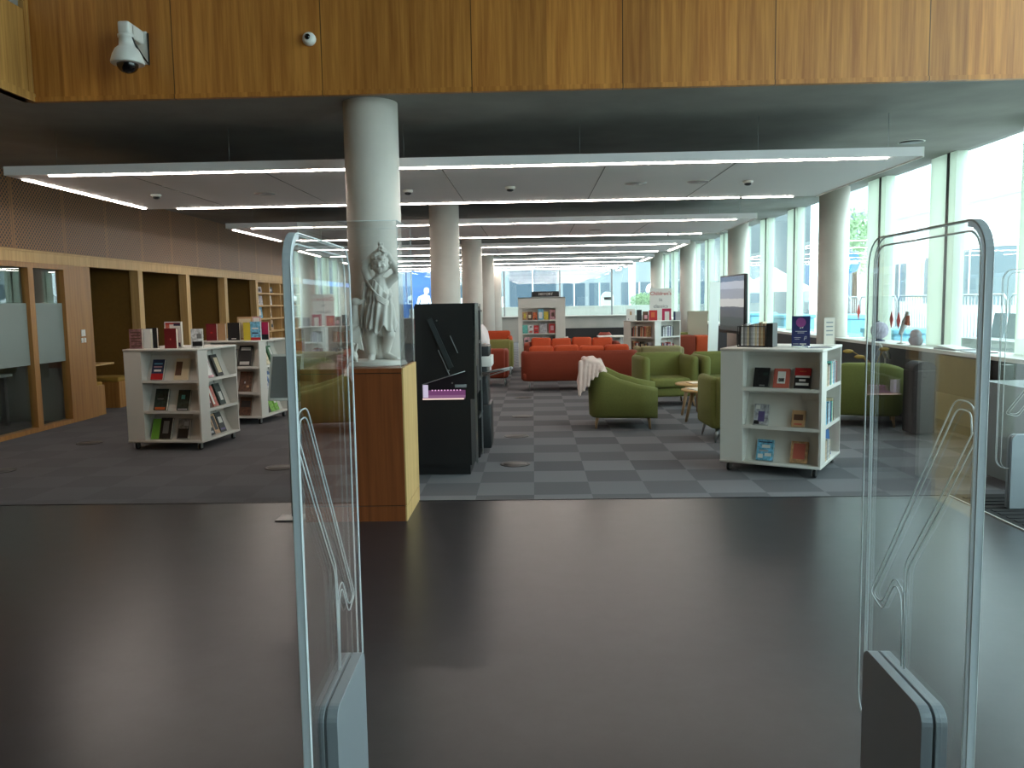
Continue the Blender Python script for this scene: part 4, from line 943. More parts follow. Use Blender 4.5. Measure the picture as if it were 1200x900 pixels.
# cloth thrown over the tub chair
k = MB(); rnd = random.Random(5)
for i in range(9):
    y = 10.64+.065*i; k.capsule((.665, y, .865+.03*rnd.random()), (.585+.03*rnd.random(), y-.01, .48+.10*i/9+.05*rnd.random()), .034, .024)
    k.capsule((.665, y, .875+.03*rnd.random()), (.84, y+.02, .87-.02*rnd.random()), .034, .03)
for i in range(6):
    x = .60+.055*i; k.capsule((x, 10.645, .88-.012*i), (x-.02, 10.60, .83-.36*(1-i/6)**1.2-.04*rnd.random()), .032, .022)
for i in range(5): k.capsule((.78+.02*i, 10.70+.05*i, .89), (.88+.015*i, 10.72+.04*i, .74), .03, .02)
k.ball((.72, 10.72, .90), (.10, .09, .055)); k.capsule((.70, 10.66, .93), (.76, 10.75, .93), .03, .03)
o = k.build('draped_cloth', mat('pale_pink_cloth', (224, 200, 190), .9, noise=.04, scale=12)); remesh(o, .011, 5, .4)
tag(o, 'pale pink cloth thrown over the back of the green tub armchair', 'cloth')
# sofas
def sofa(label, loc, rz, m, mc, wd, h, group, tall_c=0.):
    t = thing('sofa', label, 'sofa', loc, rz, group); dp = .86
    k = MB(); soft(k, -wd/2+.03, wd/2-.03, -dp/2+.03, dp/2-.03, .19, .34); k.build('seat_base', m, t)
    n = 4; cw = (wd-.30)/n
    for i in range(2):
        k = MB(); a = -wd/2+.15+i*2*cw; soft(k, a+.004, a+2*cw-.004, -dp/2, dp/2-.22, .34, .46, bev=.04); k.build('seat_cushion', mc, t)
    P = [(-wd/2, -dp/2+.1, h-.03), (-wd/2, 0, h-.01), (-wd/2, dp/2-.2, h)]+[(-wd/2+.2+.2*math.cos(PI-PI/2*i/6), dp/2-.2+.2*math.sin(PI-PI/2*i/6), h) for i in range(1, 7)]
    P = P+[(0, dp/2, h)]+[(-x, y, z) for x, y, z in P[::-1]]; R = []
    for i, (x, y, z) in enumerate(P):
        d = (Vector(P[min(i+1, len(P)-1)][:2])-Vector(P[max(i-1, 0)][:2])).normalized(); n_ = Vector((d.y, -d.x))
        R.append([(x+n_.x*u, y+n_.y*u, v) for u, v in ((.03, .19), (0, .22), (0, z-.06), (.015, z-.015), (.05, z), (.08, z), (.115, z-.015), (.13, z-.06), (.13, .22), (.1, .19))])
    k = MB(); k.rings(R); k.build('backrest', m, t)
    for i in range(n):
        a = -wd/2+.15+i*cw; jit = (.006, -.01, .008, -.004)[i]
        k = MB(); soft(k, a+.006, a+cw-.006, dp/2-.30, dp/2-.13, .46, h+.095+jit+tall_c, bev=.055, rot=(-.10, jit*3, 0)); k.build('back_cushion', mc, t)
    legs(t, [(sx*(wd/2-.16), sy*.34) for sx in (-1, 1) for sy in (-1, 1)], .2, M_steel, .014, .012, .01)
    return t
GS = 'rust red sofas in the middle of the room'
sofa('rust red sofa with its back to us in the middle of the room', (.85, 15.85, 0), PI, M_red, M_redl, 2.18, .745, GS)
sofa('orange red sofa facing us behind the nearer sofa', (.82, 17.75, 0), 0, M_red, M_redl, 2.05, .80, GS, -.01)
boxchair('rust red armchair seen past the black kiosks, back towards us', (-.93, 16.85, 0), PI, M_red, .84, .8, .745, .72, leg=M_steel, seatm=M_redl)
boxchair('olive green armchair left of the tall bookcase, back towards us', (-.87, 19.35, 0), PI, M_olive, .80, .76, .82, .78, leg=M_steel)
boxchair('orange armchair beyond the olive one, at the far left', (-1.0, 21.6, 0), 0, M_redl, .9, .8, .92, .8, leg=M_steel)
t = boxchair('pale olive low seat between the rust sofa and the cornerwise bookcase', (2.50, 16.75, 0), PI, mat('grey_olive_fabric', (138, 132, 92), .85, noise=.06, scale=60), .92, .78, .755, .74)
t = thing('booth_sofa', 'orange booth sofa with tall pale board behind it by the far windows', 'sofa', (3.92, 20.2, 0))
k = MB(); soft(k, -.44, -.04, -.2, .35, .05, .80); k.build('end_seat', M_red, t)
k = MB(); soft(k, -.03, .34, -.2, .35, .05, .79); k.build('seat', M_redl, t)
k = MB(); k.box(-.12, .36, .38, .46, 0, 1.30); k.box(-.12, .37, .36, .48, 1.30, 1.375); k.build('back_board', mat('pale_board', (172, 160, 140), .7), t)
k = MB(); soft(k, -.46, -.1, .38, .6, .5, .86); k.build('cushion', M_olive, t)
# coffee tables
def ctable(label, loc, rz):
    t = thing('coffee_table', label, 'table', loc, rz, 'round coffee tables')
    k = MB(); k.lathe([(.001, .425), (.30, .425), (.325, .435), (.325, .45), (.32, .455), (.001, .455)], n=48); k.build('table_top', M_pale, t)
    for i in range(3):
        a = 2*PI*i/3+.5; k = MB(); k.cyl((.17*math.cos(a), .17*math.sin(a), .425), (.26*math.cos(a), .26*math.sin(a), 0), .03, .017, n=14); k.build('leg', M_legw, t)
ctable('round oak coffee table, the farther of two by the green chairs', (2.37, 12.05, 0), .9)
ctable('round oak coffee table, the nearer of two by the green chairs', (2.31, 11.22, 0), .25)
for x, y, z, a, l, c, n in ((2.33, 12.0, .455, .2, 'brown booklet lying on the farther round coffee table', 'tan', 1), (2.20, 11.15, .455, .3, 'white booklet lying on the nearer round coffee table, left of the other', 'white', 2), (2.42, 11.3, .455, -.2, 'white booklet lying on the nearer round coffee table, right of the other', 'silver', 2)):
    k = MB(); k.box(-.1, .1, -.13, .13, 0, .012); k.box(-.095, .097, -.126, .126, .003, .0125, 1); o = k.build('booklet', [cov(c), M_pages]); o.location = (x, y, z); o.rotation_euler = (0, 0, a); tag(o, l, 'booklet')
# TV on stand
t = thing('display_screen', 'flat screen on a black stand behind the right front bookcase', 'screen', (2.56, 10.85, 0), math.radians(-87))
k = MB(); k.box(-.54, .54, 0, .045, 1.215, 1.965, bev=.008); k.build('casing', M_black, t)
def scr():  # window reflection in the screen, painted as glowing colour bands
    m, tr, b = nt('screen_reflection'); N = tr.nodes.new; L = tr.links.new
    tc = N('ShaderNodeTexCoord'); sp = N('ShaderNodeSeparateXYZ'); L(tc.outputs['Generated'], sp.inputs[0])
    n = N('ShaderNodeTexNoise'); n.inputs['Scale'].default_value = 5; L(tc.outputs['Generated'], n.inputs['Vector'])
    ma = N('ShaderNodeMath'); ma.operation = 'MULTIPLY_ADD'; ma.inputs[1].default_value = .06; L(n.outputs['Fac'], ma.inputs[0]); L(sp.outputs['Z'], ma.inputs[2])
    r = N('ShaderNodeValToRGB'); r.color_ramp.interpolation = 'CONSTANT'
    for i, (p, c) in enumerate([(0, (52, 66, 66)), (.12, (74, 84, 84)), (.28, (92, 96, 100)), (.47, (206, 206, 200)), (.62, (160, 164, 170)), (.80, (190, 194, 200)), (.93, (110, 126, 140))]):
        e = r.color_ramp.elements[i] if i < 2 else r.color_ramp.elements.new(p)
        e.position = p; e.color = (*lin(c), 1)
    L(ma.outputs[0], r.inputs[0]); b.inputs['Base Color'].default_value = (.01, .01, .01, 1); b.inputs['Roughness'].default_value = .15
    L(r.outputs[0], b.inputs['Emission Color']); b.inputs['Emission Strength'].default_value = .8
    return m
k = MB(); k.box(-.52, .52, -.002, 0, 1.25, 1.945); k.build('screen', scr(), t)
k = MB(); k.box(-.08, .08, .045, .09, 1.4, 1.8); k.cyl((0, .11, .02), (0, .11, 1.75), .04, n=16); k.build('pole', M_black, t)
k = MB(); k.box(-.32, .32, -.1, .3, 0, .03, bev=.008); k.build('stand_base', M_black, t)
t = thing('pull_up_banner', 'white pull-up banner standing edge-on beyond the flat screen', 'banner', (3.07, 14.45, 0), math.radians(-76), rot=(.03, 0, math.radians(66)))
k = MB(); k.box(-.4, .4, -.003, .003, .09, 1.95); k.build('sheet', M_white, t)
k = MB(); k.box(-.42, .42, -.09, .09, 0, .09, bev=.02); k.build('base', M_steel, t)
# chairs and table at the far end
def shellchair(label, loc, rz, m, group=None):
    t = thing('shell_chair', label, 'chair', loc, rz, group)
    k = MB(); R = []
    for j, (y, z, w_) in enumerate([(-.22, .45, .19), (-.05, .44, .22), (.10, .445, .22), (.18, .50, .215), (.215, .62, .21), (.235, .74, .19), (.25, .82, .12)]):
        R.append([(w_*math.sin(a*1.35), y-.10*(1-math.cos(a*1.35))*(1 if j > 2 else .2), z+.03*(1-math.cos(a))) for a in [-1+i/5 for i in range(11)]])
    k.rings(R, closed=False, cap=False); o = k.build('shell', m, t, smooth=True); sd = o.modifiers.new('thickness', 'SOLIDIFY'); sd.thickness = .014
    for sx in (-1, 1):
        for sy in (-1, 1):
            k = MB(); k.cyl((sx*.12, sy*.12, .44), (sx*.2, sy*.2, 0), .012, n=8); k.build('leg', M_steel, t)
M_shw = mat('white_shell', (228, 226, 220), .4)
shellchair('white shell chair left of the cornerwise bookcase', (2.36, 20.75, 0), -.7, M_shw, 'shell chairs at the far end')
shellchair('red brown shell chair beyond the rust sofas', (1.93, 22.55, 0), PI-.1, mat('red_shell', (150, 60, 46), .45), 'shell chairs at the far end')
shellchair('white shell chair turned sideways right of the tall bookcase', (.98, 19.75, 0), 1.5, M_shw, 'shell chairs at the far end')
t = thing('cafe_table', 'small white table in front of the red brown shell chair', 'table', (2.0, 21.55, 0))
k = MB(); k.box(-.34, .34, -.34, .34, .73, .76, bev=.008); k.build('table_top', M_shw, t)
for sx in (-.29, .29):
    for sy in (-.29, .29):
        k = MB(); k.box(sx-.02, sx+.02, sy-.02, sy+.02, 0, .73); k.build('leg', M_shw, t)

# ================================================================== PERSON behind the kiosks
M_skin = mat('skin', (200, 150, 126), .55); M_shirt = mat('pale_pink_shirt', (216, 200, 198), .85, noise=.04, scale=20)
t = thing('person', 'person in pale pink short-sleeved shirt leaning behind the black kiosks', 'person', (-.70, 10.33, 0), 0); t.scale = (1, 1, .96)
k = MB(); C = k.capsule
for s in (-1, 1):
    C((0, s*.10, .88), (.01, s*.10, .48), .085, .058); C((.01, s*.10, .48), (.03, s*.10, .09), .055, .038); C((.03, s*.10, .045), (-.14, s*.11, .035), .042, .034)
C((.0, -.06, .92), (.0, .06, .92), .12, .12); C((0, 0, .95), (.0, 0, 1.2), .125, .125); C((-.0, -.11, 1.36), (-.0, .11, 1.36), .085, .085); C((0, 0, 1.2), (0, 0, 1.36), .13, .11)
C((-.01, 0, 1.40), (-.035, 0, 1.50), .052, .05)
k.ball((-.055, 0, 1.575), (.098, .076, .118)); k.ball((-.085, 0, 1.53), (.06, .058, .07)); k.ball((-.155, 0, 1.565), (.022, .014, .018)); C((-.142, 0, 1.605), (-.158, 0, 1.57), .01, .013)
C((-.135, -.018, 1.525), (-.135, .018, 1.525), .01, .01); C((-.13, -.018, 1.513), (-.13, .018, 1.513), .01, .01)
for s in (-1, 1): k.ball((-.045, s*.078, 1.57), (.022, .01, .03)); k.ball((-.135, s*.032, 1.59), (.012, .013, .009))
for s in (-1, 1):
    sh = Vector((0, s*.17, 1.38)); el = Vector((.10 if s < 0 else .06, s*.20, 1.14)); wr = Vector((-.14, s*.15, 1.25))
    C(sh, el, .055, .044); C(el, wr, .044, .029)
    pm = wr+Vector((-.075, s*-.01, -.005)); C(wr, pm, .03, .036)
    for i in range(4):
        b0 = pm+Vector((-.02, (i-1.5)*.019, .004)); b1 = b0+Vector((-.04-.004*(i in (1, 2)), 0, -.004)); C(b0, b1, .0095, .0085); C(b1, b1+Vector((-.022, 0, -.018)), .0085, .0075)
    C(wr+Vector((-.035, s*-.03, .0)), wr+Vector((-.075, s*-.058, -.01)), .012, .009)
o = k.build('body', M_skin, t); remesh(o, .007, 5)
k = MB(); R = []
for z, rx, ry in ((.86, .165, .20), (.95, .165, .195), (1.1, .16, .19), (1.25, .16, .195), (1.36, .135, .20), (1.42, .10, .15), (1.455, .07, .085)):
    R.append([(rx*math.cos(a)+.006*math.sin(5*a+z*9), ry*math.sin(a)+.006*math.cos(4*a+z*7), z) for a in [2*PI*i/36 for i in range(36)]])
k.rings(R, cap=False)
for s in (-1, 1):
    A0 = Vector((0, s*.16, 1.38)); B0 = Vector((.075 if s < 0 else .045, s*.195, 1.20)); k.lathe([(.08, -.03), (.083, .03), (.078, .12), (.076, (B0-A0).length)], A0, 20, axis=B0-A0)
k.build('shirt', M_shirt, t, smooth=True)
k = MB()
for s in (-1, 1): k.lathe([(.125, .02), (.10, -.25), (.078, -.5), (.07, -.84)], (0.005, s*.095, .9), 20)
k.lathe([(.125, .0), (.13, .10), (.128, .16)], (0, 0, .82), 24, sx=1.15, sy=1.5); k.build('trousers', mat('dark_trousers', (44, 46, 56), .85), t, smooth=True)
for s in (-1, 1):
    k = MB(); k.ball((-.04, s*.105, .045), (.14, .055, .045)); k.build('shoe', M_black, t)
k = MB()
for i in range(40):
    a = 2*PI*i/40
    for e in (.35, .8, 1.25):
        p = Vector((-.045+.10*math.cos(a)*math.cos(e), .08*math.sin(a)*math.cos(e), 1.59+.112*math.sin(e)))
        if p.x > -.10 or e > .7: k.ball(p, .02, n=8, m=6)
o = k.build('hair', mat('brown_hair', (96, 66, 50), .7), t); remesh(o, .008, 4)

# ================================================================== LEFT WALL SHELF CONTENTS
WS = 'wall shelving on the left'
for y, z, wd, hh, c, art, l in [(21.05, 2.01, .42, .16, 'silver', [(.2, .8, .2, .7, 'black')], 'silver and black card on the top shelf of the left wall shelving, nearer'), (21.98, 2.01, .36, .16, 'black', [(.2, .8, .3, .7, 'silver')], 'black and silver card on the top shelf of the left wall shelving, farther'),
    (20.95, 1.7, .2, .25, 'white', None, 'white book on the second shelf of the left wall shelving, nearest'), (21.2, 1.7, .22, .24, 'silver', None, 'silver book on the second shelf of the left wall shelving, middle'), (21.9, 1.7, .3, .25, 'white', [(.3, .7, .3, .7, 'grey')], 'white book on the second shelf of the left wall shelving, farthest'),
    (21.05, 1.37, .42, .28, 'sky', [(.25, .75, .25, .8, 'white')], 'sky blue and white book on the third shelf of the left wall shelving'), (21.85, 1.37, .3, .28, 'cream', [(.4, .9, .1, .5, 'black')], 'cream and black book on the third shelf of the left wall shelving'),
    (21.05, 1.04, .4, .26, 'tan', [(.1, .5, .1, .9, 'salmon')], 'tan and salmon book on the fourth shelf of the left wall shelving'), (21.95, 1.04, .34, .26, 'tan', [(.4, .9, .3, .6, 'black')], 'tan and black book on the fourth shelf of the left wall shelving')]:
    book(wd, hh, .04, Matrix.Translation((-6.93, y, z)) @ RZ(PI/2) @ Matrix.Rotation(-.1, 4, 'X'), c, l, 'books on the wall shelving', art, .2, small=True)

# ================================================================== FLOOR BOXES
FB = [(-.205, 8.45, 'nearest of the four down the walkway'), (-.23, 10.26, 'second of the four down the walkway'), (-.18, 12.05, 'third of the four down the walkway'), (-.2, 14.45, 'farthest of the four down the walkway'), (-5.57, 10.15, 'by the oak pier on the left'), (-5.58, 8.41, 'far left edge'), (-2.64, 8.42, 'behind the left security gate')]
for x, y, l in FB:
    t = thing('floor_box', 'round dark floor outlet lid in the carpet, '+l, 'floor outlet', (x, y, 0), group='round floor outlets')
    k = MB(); k.lathe([(.155, 0), (.15, .006), (.13, .007), (.125, .004)], n=32); k.build('rim', mat('outlet_rim', (62, 60, 58), .4, .6), t)
    k = MB(); k.lathe([(.125, .001), (.125, .005), (.001, .005)], n=32); k.build('lid', mat('outlet_lid', (88, 84, 82), .5, .3), t)

# ================================================================== SILL OBJECTS
t = thing('desk_globe', 'grey round globe on the white window sill seen through the right gate', 'globe', (5.24, 12.75, .985))
k = MB(); k.ball((0, 0, .16), .13); k.build('sphere', mat('globe_grey', (160, 156, 170), .5, noise=.3, scale=9), t)
k = MB(); k.lathe([(.08, 0), (.08, .012), (.02, .03), (.02, .05)], n=20); k.tube([(.0, 0+.145*math.sin(a), .16-.145*math.cos(a)) for a in [-.3+i*.25 for i in range(14)]], .008); k.build('stand', mat('globe_navy', (44, 54, 90), .5), t)
t = thing('paper_bird', 'pale paper bird figure with a rust wing on the window sill', 'ornament', (5.22, 11.95, .985))
k = MB(); k.lathe([(.06, 0), (.06, .01), (.012, .02), (.01, .16)], n=16); k.build('base', M_white, t)
k = MB(); k.capsule((0, .02, .15), (0, -.12, .34), .03, .04); k.capsule((0, -.12, .34), (0, -.17, .44), .035, .018); k.build('body', mat('paper_grey', (196, 196, 196), .7), t)
k = MB(); k.rings([[(-.02, -.02, .30), (-.02, -.20, .40), (-.02, -.22, .26)], [(.02, -.02, .30), (.02, -.20, .40), (.02, -.22, .26)]], smooth=False); k.build('wing', mat('rust_paper', (182, 96, 80), .7), t)
t = thing('desk_fan', 'rounded pale grey object on the sill left of the green fin', 'ornament', (5.24, 11.55, .985))
k = MB(); k.capsule((0, -.06, .06), (0, .06, .06), .07, .07); k.ball((0, 0, .13), (.07, .1, .09)); k.build('body', mat('pale_lilac', (190, 190, 206), .6), t)
t = thing('folder', 'grey open folder lying on the window sill beside the right gate', 'folder', (5.2, 10.45, .985), .1)
k = MB(); k.box(-.13, .13, -.26, .2, 0, .02); k.build('cover', M_grey, t); k = MB(); k.box(-.12, .12, -.25, .19, .02, .035, rot=(.08, 0, 0)); k.build('pages', M_white, t)
t = thing('folder', 'dark sheet lying at the right end of the sill folders', 'folder', (5.2, 9.85, .985), -.1)
k = MB(); k.box(-.13, .13, -.2, .2, 0, .012); k.build('cover', M_grey, t)
# bunting of red diamonds
M_bun = mat('red_paper', (188, 74, 66), .7)
for i, (y, z, l) in enumerate([(14.9, 1.44, 'by the round pillar'), (14.25, 1.40, 'second from the pillar'), (12.95, 1.30, 'left of three over the globe'), (12.7, 1.29, 'middle of three over the globe'), (12.45, 1.31, 'right of three over the globe')]):
    k = MB(); hh = .13; k.rings([[(5.493, y, z-hh), (5.493, y+.065, z), (5.493, y, z+hh), (5.493, y-.065, z)], [(5.4995, y, z-hh), (5.4995, y+.065, z), (5.4995, y, z+hh), (5.4995, y-.065, z)]], smooth=False)
    tag(k.build('paper_diamond', M_bun), 'red paper diamond stuck on the window, '+l, 'paper decoration', 'red paper diamonds')
# dried plant and desk lamp by the dark sill
t = thing('dried_plant', 'pale vase with yellow leaves by the dark green armchair', 'plant', (4.72, 11.62, 0))
k = MB(); k.lathe([(.06, 0), (.11, .1), (.12, .5), (.07, .68), (.085, .72)], n=24); k.build('vase', mat('straw', (150, 134, 84), .7), t)
for i, (dx, dz, a) in enumerate(((-.34, .18, -1.25), (-.20, .10, -.5), (.1, .2, .4))):
    k = MB(); k.tube([(0, 0, .65), (dx*.5, -.02, .74+dz*.4), (dx, -.03, .74+dz)], .006); k.ball((dx*1.12, -.03, .74+dz-.01), (.075, .012, .028)); k.build('leaf', mat('gold_leaf', (150, 116, 44), .6), t)
t = thing('desk_lamp', 'slim white desk lamp leaning over the dark sill', 'lamp', (4.98, 11.9, 0))
k = MB(); k.lathe([(.09, 0), (.09, .02), (.02, .03)], n=20); k.cyl((0, 0, .02), (0, 0, .8), .012); k.build('stand', M_white, t)
k = MB(); k.capsule((0, 0, .8), (-.12, -.1, .98), .02, .02); k.capsule((.02, -.08, .79), (-.06, -.16, .93), .02, .02); k.build('arm', M_white, t)

# ================================================================== OUTSIDE
b = MB(); b.box(5.62, 60, -20, 110, -.3, -.1); b.box(-40, 5.62, 35.4, 110, -.3, -.1); struct('floor_outside', b, mat('paving', (176, 176, 174), .8, noise=.06, scale=1))
M_bw = mat('white_render', (230, 232, 232), .8)
M_win = mat('outside_window', (120, 134, 140), .3, spec=.6)
def building(label, x0, x1, y0, y1, h, m, wins, face='X', wm=None):
    t = thing('building', label, 'building', (x0, y0, -.1))
    k = MB(); k.box(0, x1-x0, 0, y1-y0, 0, h); k.build('wall', m, t)
    for a, c, z0, z1 in wins:
        k = MB()
        if face == 'X': k.box(-.06, .02, a-y0, c-y0, z0, z1)
        else: k.box(a-x0, c-x0, -.06, .02, z0, z1)
        w_ = k.build('window', wm or M_win, t)
        k = MB()
        if face == 'X': k.box(-.09, -.05, (a+c)/2-y0-.05, (a+c)/2-y0+.05, z0, z1)
        else: k.box((a+c)/2-x0-.04, (a+c)/2-x0+.04, -.09, -.05, z0, z1)
        k.build('frame', M_bw, w_)
    k = MB(); k.box(-.3, x1-x0+.1, -.1, y1-y0+.1, h, h+.35); k.build('roof', m, t)
    return t
t = building('white rendered building across the street at the right', 18, 24, 26, 47, 5.5, M_bw, [(29.8, 33.2, 1.35, 3.6), (34.2, 35.6, 1.35, 3.6), (36.8, 38.9, 1.4, 3.45), (40.9, 42.0, 1.5, 3.3)])
k = MB(); k.box(-.08, .0, 13.2, 14.3, 1.6, 3.4); k.build('yellow_panel', mat('yellow_panel', (246, 234, 176), .6), t)
M_st = mat('pale_stone', (196, 208, 210), .8, noise=.12, scale=.6)
building('tall pale stone building far along the street', 19.5, 27, 49, 57, 17, M_st, [(50+3.5*i, 52+3.5*i, 1.6+3.3*j, 3.4+3.3*j) for i in range(2) for j in range(4)])
M_dk = mat('grey_cladding', (128, 136, 140), .7)
t = building('grey clad shop building across the far street with white letters', -26, 19, 58, 66, 11, M_dk, [(-1.6, 1.6, .2, 5.6), (-14, -6.2, .4, 5.8), (2.1, 3.6, .2, 3.0), (3.9, 5.3, .2, 3.0), (6.1, 8.6, .2, 3.0), (9.0, 13.5, .2, 3.0), (-5.4, -2.2, .2, 3.0)], 'Y', mat('blue_glass', (58, 76, 90), .2, spec=.7))
text('lettering', 'Pilot B', .95, M_bw, t, (30.9, -.12, 4.05), (PI/2, 0, 0), .02)
k = MB(); k.box(11.8, 20, -.14, -.06, .3, 5.6); k.build('blue_panel', mat('blue_hoarding', (44, 84, 140), .5, noise=.25, scale=.5), t)
def tree(label, x, y, h, r, tr, seed, name='tree', cat='tree', trunk=True):
    t = thing(name, label, cat, (x, y, -.1), group=None); rnd = random.Random(seed)
    if trunk:
        k = MB(); k.cyl((0, 0, 0), (0, 0, h-r*.6), tr, tr*.6, n=12); k.build('trunk', mat('bark', (92, 78, 64), .9), t)
    k = MB()
    for i in range(int(1500 if trunk else 1400)):
        u = Vector((rnd.gauss(0, 1), rnd.gauss(0, 1), rnd.gauss(0, 1))).normalized()*r*rnd.uniform(.45, 1)
        p = Vector((0, 0, h))+Vector((u.x, u.y, u.z*(.95 if trunk else .55))); s = r*rnd.uniform(.04, .085); q = Euler((rnd.uniform(0, 6), rnd.uniform(0, 6), 0)).to_matrix()
        vs = [k.bm.verts.new(p+q @ Vector(v)*s) for v in ((-1, 0, 0), (0, -.55, .1), (1, 0, 0), (0, .55, .1))]; k.bm.faces.new(vs)
    k.build('foliage', mat('foliage', (150, 176, 136), .8, noise=.25, scale=3), t)
tree('green leafy tree outside, right of the round pillar', 11.6, 30.5, 3.7, 1.25, .12, 1)
tree('green bush in the planter outside the far window', 4.9, 36.85, 1.73, .68, .1, 2, 'bush', 'bush', False)
t = thing('planter', 'low white planter holding the bush outside the far window', 'planter', (4.9, 36.85, -.1))
k = MB(); k.box(-.8, .8, -.4, .4, 0, 1.25, bev=.03); k.build('box', M_bw, t); k = MB(); k.box(-.72, .72, -.33, .33, 1.24, 1.26); k.build('soil', M_dark, t)
# road sign
t = thing('road_sign', 'round blue road sign with white left arrow outside the window', 'road sign', (8.0, 21.3, -.1), math.radians(20))
k = MB(); k.cyl((0, .03, 0), (0, .03, 3.0), .035); k.build('post', M_grey, t)
k = MB(); k.cyl((0, .0, 2.62), (0, -.02, 2.62), .26, n=36); k.build('disc', mat('sign_blue', (54, 120, 200), .5), t)
k = MB(); k.prism([(-.2, 2.62), (-.07, 2.74), (-.07, 2.66), (.19, 2.66), (.19, 2.58), (-.07, 2.58), (-.07, 2.50)], 'Y', -.026, -.021); k.build('arrow', M_bw, t)
# crowd barriers
def barrier(label, x, y, rz):
    t = thing('crowd_barrier', label, 'barrier', (x, y, -.1), rz, 'steel crowd barriers')
    k = MB(); k.tube([(-1.1, 0, .15), (-1.1, 0, 1.65), (-1.0, 0, 1.75), (1.0, 0, 1.75), (1.1, 0, 1.65), (1.1, 0, .15)], .022, 8); k.tube([(-1.1, 0, .3), (1.1, 0, .3)], .018); k.build('frame', M_steel, t)
    k = MB()
    for i in range(17): k.cyl((-1+.125*i, 0, .3), (-1+.125*i, 0, 1.75), .009, n=6)
    k.build('bars', M_steel, t)
    for x_ in (-.8, .8): k = MB(); k.box(x_-.03, x_+.03, -.25, .25, 0, .03); k.box(x_-.02, x_+.02, -.02, .02, .03, .3); k.build('foot', M_steel, t)
NM = ['nearest', 'second nearest', 'third nearest', 'fourth nearest', 'farthest']
for i in range(5): barrier('steel crowd barrier outside the right windows, %s of the line' % NM[i], 8.6, 14.2+2.3*i, PI/2)
M_crate = mat('blue_crate', (120, 184, 208), .6)
for i, (x, y, h, l) in enumerate([(7.3, 19.6, 1.35, 'light blue crate outside beside the round pillar'), (7.0, 16.1, 1.15, 'light blue crate outside behind the red diamonds'), (7.1, 23.4, 1.3, 'light blue crate outside left of the round pillar'), (7.2, 27.5, 1.3, 'light blue crate outside behind the navy poster')]):
    t = thing('crate', l, 'crate', (x, y, -.1), .1*i, 'light blue crates outside')
    k = MB(); k.box(-.45, .45, -.6, .6, .05, h-.1, bev=.03)
    for q in (-.4, 0, .4): k.box(-.46, -.445, q-.04, q+.04, .08, h-.12)
    k.build('body', M_crate, t); k = MB(); k.box(-.48, .48, -.63, .63, h-.1, h, bev=.02); k.build('lid', mat('crate_lid', (120, 190, 214), .6), t)
t = thing('outdoor_bench', 'grey outdoor bench with slatted back outside the right window', 'bench', (7.4, 13.3, -.1), 0)
k = MB(); k.box(-.3, .3, -.9, .9, .3, 1.05); k.build('base', mat('bench_grey', (150, 158, 156), .8), t)
for i in range(4): k = MB(); k.box(.22, .28, -.8+.42*i, -.52+.42*i, 1.05, 1.45, rot=(0, .15, 0)); k.build('back_slat', mat('slat_grey', (90, 104, 110), .7), t)
# umbrella far along the street
for x, y, l in ((9.6, 33.5, 'white parasol outside, nearer along the street'), (9.3, 38, 'white parasol outside, farther along the street')):
    t = thing('parasol', l, 'parasol', (x, y, -.1), group='white parasols outside')
    k = MB(); k.cyl((0, 0, 0), (0, 0, 2.9), .03); k.build('pole', M_grey, t); k = MB(); k.lathe([(1.5, 2.0), (1.45, 2.15), (.7, 2.55), (.02, 2.95)], n=8); k.build('canopy', M_bw, t, smooth=False)
    k = MB(); k.lathe([(.25, 0), (.25, .06), (.04, .1)], n=16); k.build('base', M_dark, t)
# far-window items
t = thing('ticket_machine', 'white round-topped machine outside the far window', 'machine', (3.25, 36.6, -.1))
k = MB(); k.box(-.26, .26, -.2, .2, 0, 1.9, bev=.02); k.prism([(.26*math.cos(a), 1.9+.26*math.sin(a)) for a in [PI*i/14 for i in range(15)]], 'Y', -.2, .2); k.build('body', M_bw, t)
k = MB(); k.box(-.16, .16, -.215, -.195, 1.80, 1.92); k.build('screen', M_dark, t)
t = thing('street_lamp', 'dark street lantern outside the far window by the white letters', 'lamp', (3.75, 40, -.1))
k = MB(); k.cyl((0, 0, 0), (0, 0, 3.2), .05, .03); k.build('post', M_dark, t); k = MB(); k.lathe([(.03, 3.2), (.12, 3.25), (.15, 3.75), (.16, 3.78), (.02, 3.9)], n=12); k.build('lantern', mat('lantern', (70, 84, 92), .3), t)
t = thing('flag_pole', 'thick white post outside the far window near the bush', 'post', (4.85, 41, -.1))
k = MB(); k.cyl((0, 0, .1), (0, 0, 6), .17, n=20); k.build('post', M_bw, t); k = MB(); k.lathe([(.3, 0), (.3, .1), (.18, .12)], n=20); k.build('base', M_bw, t)
t = thing('spot_lamp', 'white spot lamp head on a post above the bush', 'lamp', (5.35, 38, -.1))
k = MB(); k.cyl((0, 0, 0), (0, 0, 2.1), .04); k.build('post', M_bw, t); k = MB(); k.lathe([(.1, -.2), (.22, 0), (.22, .12), (.16, .16)], (0, 0, 2.25), 20, axis=(-.8, -.6, .3)); k.build('head', M_bw, t)
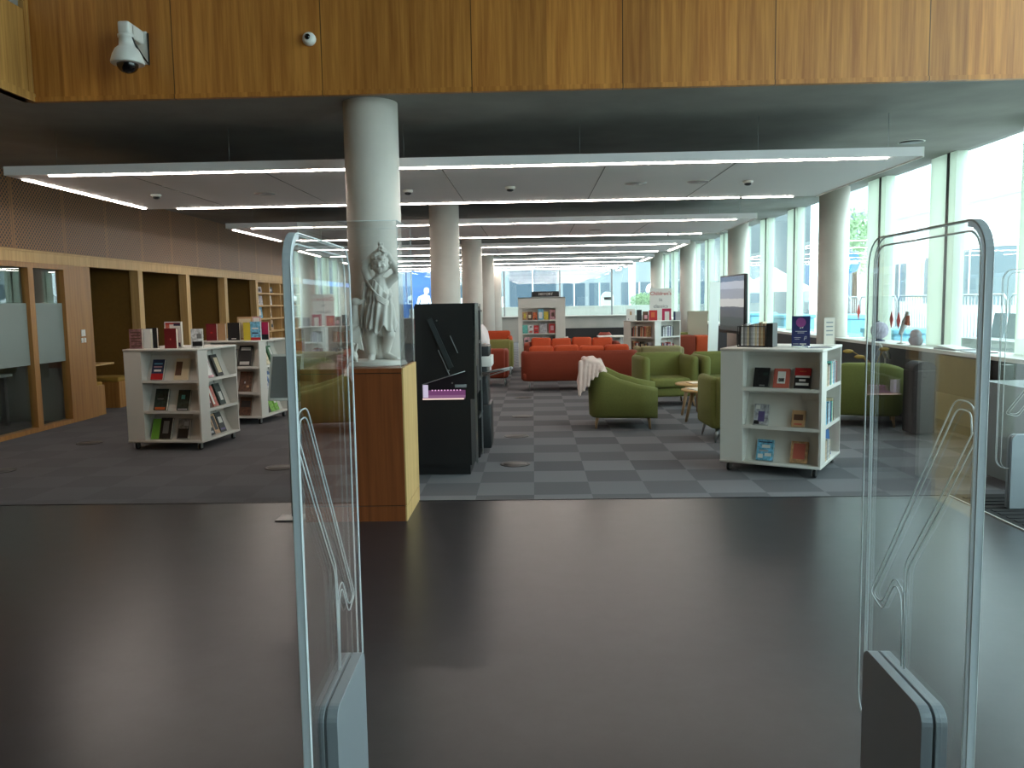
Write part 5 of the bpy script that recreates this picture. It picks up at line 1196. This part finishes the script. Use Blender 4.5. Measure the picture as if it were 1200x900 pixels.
# white van and a person in white outside, far left window
t = thing('van', 'white van parked outside the far left window', 'van', (-3.9, 41.5, -.1))
k = MB(); k.prism([(-1.0, .5), (-.95, 1.45), (-.55, 1.55), (-.1, 2.0), (2.4, 2.05), (2.45, .5)], 'Y', -.85, .85); k.build('body', M_bw, t)
k = MB(); k.prism([(-.5, 1.5), (-.08, 1.92), (.3, 1.92), (.3, 1.5)], 'Y', -.87, -.84); k.build('side_window', M_win, t)
for x in (-.4, 1.7):
    for s in (-.8, .8):
        k = MB(); k.cyl((x, s-.1, .34), (x, s+.1, .34), .34, n=28); k.cyl((x, s-.12, .34), (x, s+.12, .34), .18, n=20, mi=1); k.build('wheel', [M_black, M_steel], t)
t = thing('person', 'person in white clothes sitting outside beyond the far left window', 'person', (-5.15, 39.5, -.1))
k = MB(); C = k.capsule
k.ball((.12, 0, 2.36), (.12, .1, .15)); k.ball((.13, -.09, 2.35), (.02, .03, .025)); k.ball((.13, -.06, 2.28), (.06, .05, .05)); C((.08, 0, 2.2), (.1, 0, 2.28), .06, .06); C((-.05, 0, 1.5), (.05, 0, 2.05), .2, .17); C((-.12, 0, 2.08), (.2, 0, 2.08), .08, .08)
for s in (-1, 1):
    C((s*.1, -.05, 1.45), (s*.13, -.48, 1.42), .1, .075); C((s*.13, -.48, 1.42), (s*.13, -.5, .95), .075, .05); C((s*.13, -.5, .92), (s*.13, -.66, .9), .05, .045)
    C((s*.22, 0, 2.05), (s*.3, -.08, 1.75), .065, .05); C((s*.3, -.08, 1.75), (s*.2, -.3, 1.55), .05, .035)
    for i in range(4): C((s*.2+(i-1.5)*.02, -.33, 1.54), (s*.2+(i-1.5)*.022, -.41, 1.52-.004*i), .013, .01)
    C((s*.17, -.31, 1.55), (s*.14, -.36, 1.53), .014, .011)
o = k.build('body', mat('white_clothes', (232, 232, 236), .8), t); remesh(o, .011, 3)
k = MB(); k.ball((.12, .02, 2.42), (.125, .11, .11)); k.build('hair', mat('grey_hair', (190, 186, 180), .8), t)
t = thing('stone_block', 'grey stone block the person in white sits on outside', 'block', (-5.15, 39.55, -.1))
k = MB(); k.box(-.7, 1.0, -.42, .5, .12, 1.24, bev=.02); k.build('block', mat('stone_grey', (186, 180, 182), .8), t); k = MB(); k.box(-.74, 1.04, -.44, .54, -.02, .12); k.build('plinth', mat('stone_grey', (186, 180, 182), .8), t)

t = thing('garden_wall', 'long low white wall outside along the far window', 'wall', (0, 35.8, -.1))
k = MB(); k.box(-5.3, 5.6, -.1, .1, 0, 1.5); k.build('wall', M_bw, t); k = MB(); k.box(-5.3, 5.62, -.14, .14, 1.5, 1.56); k.build('coping', M_bw, t)
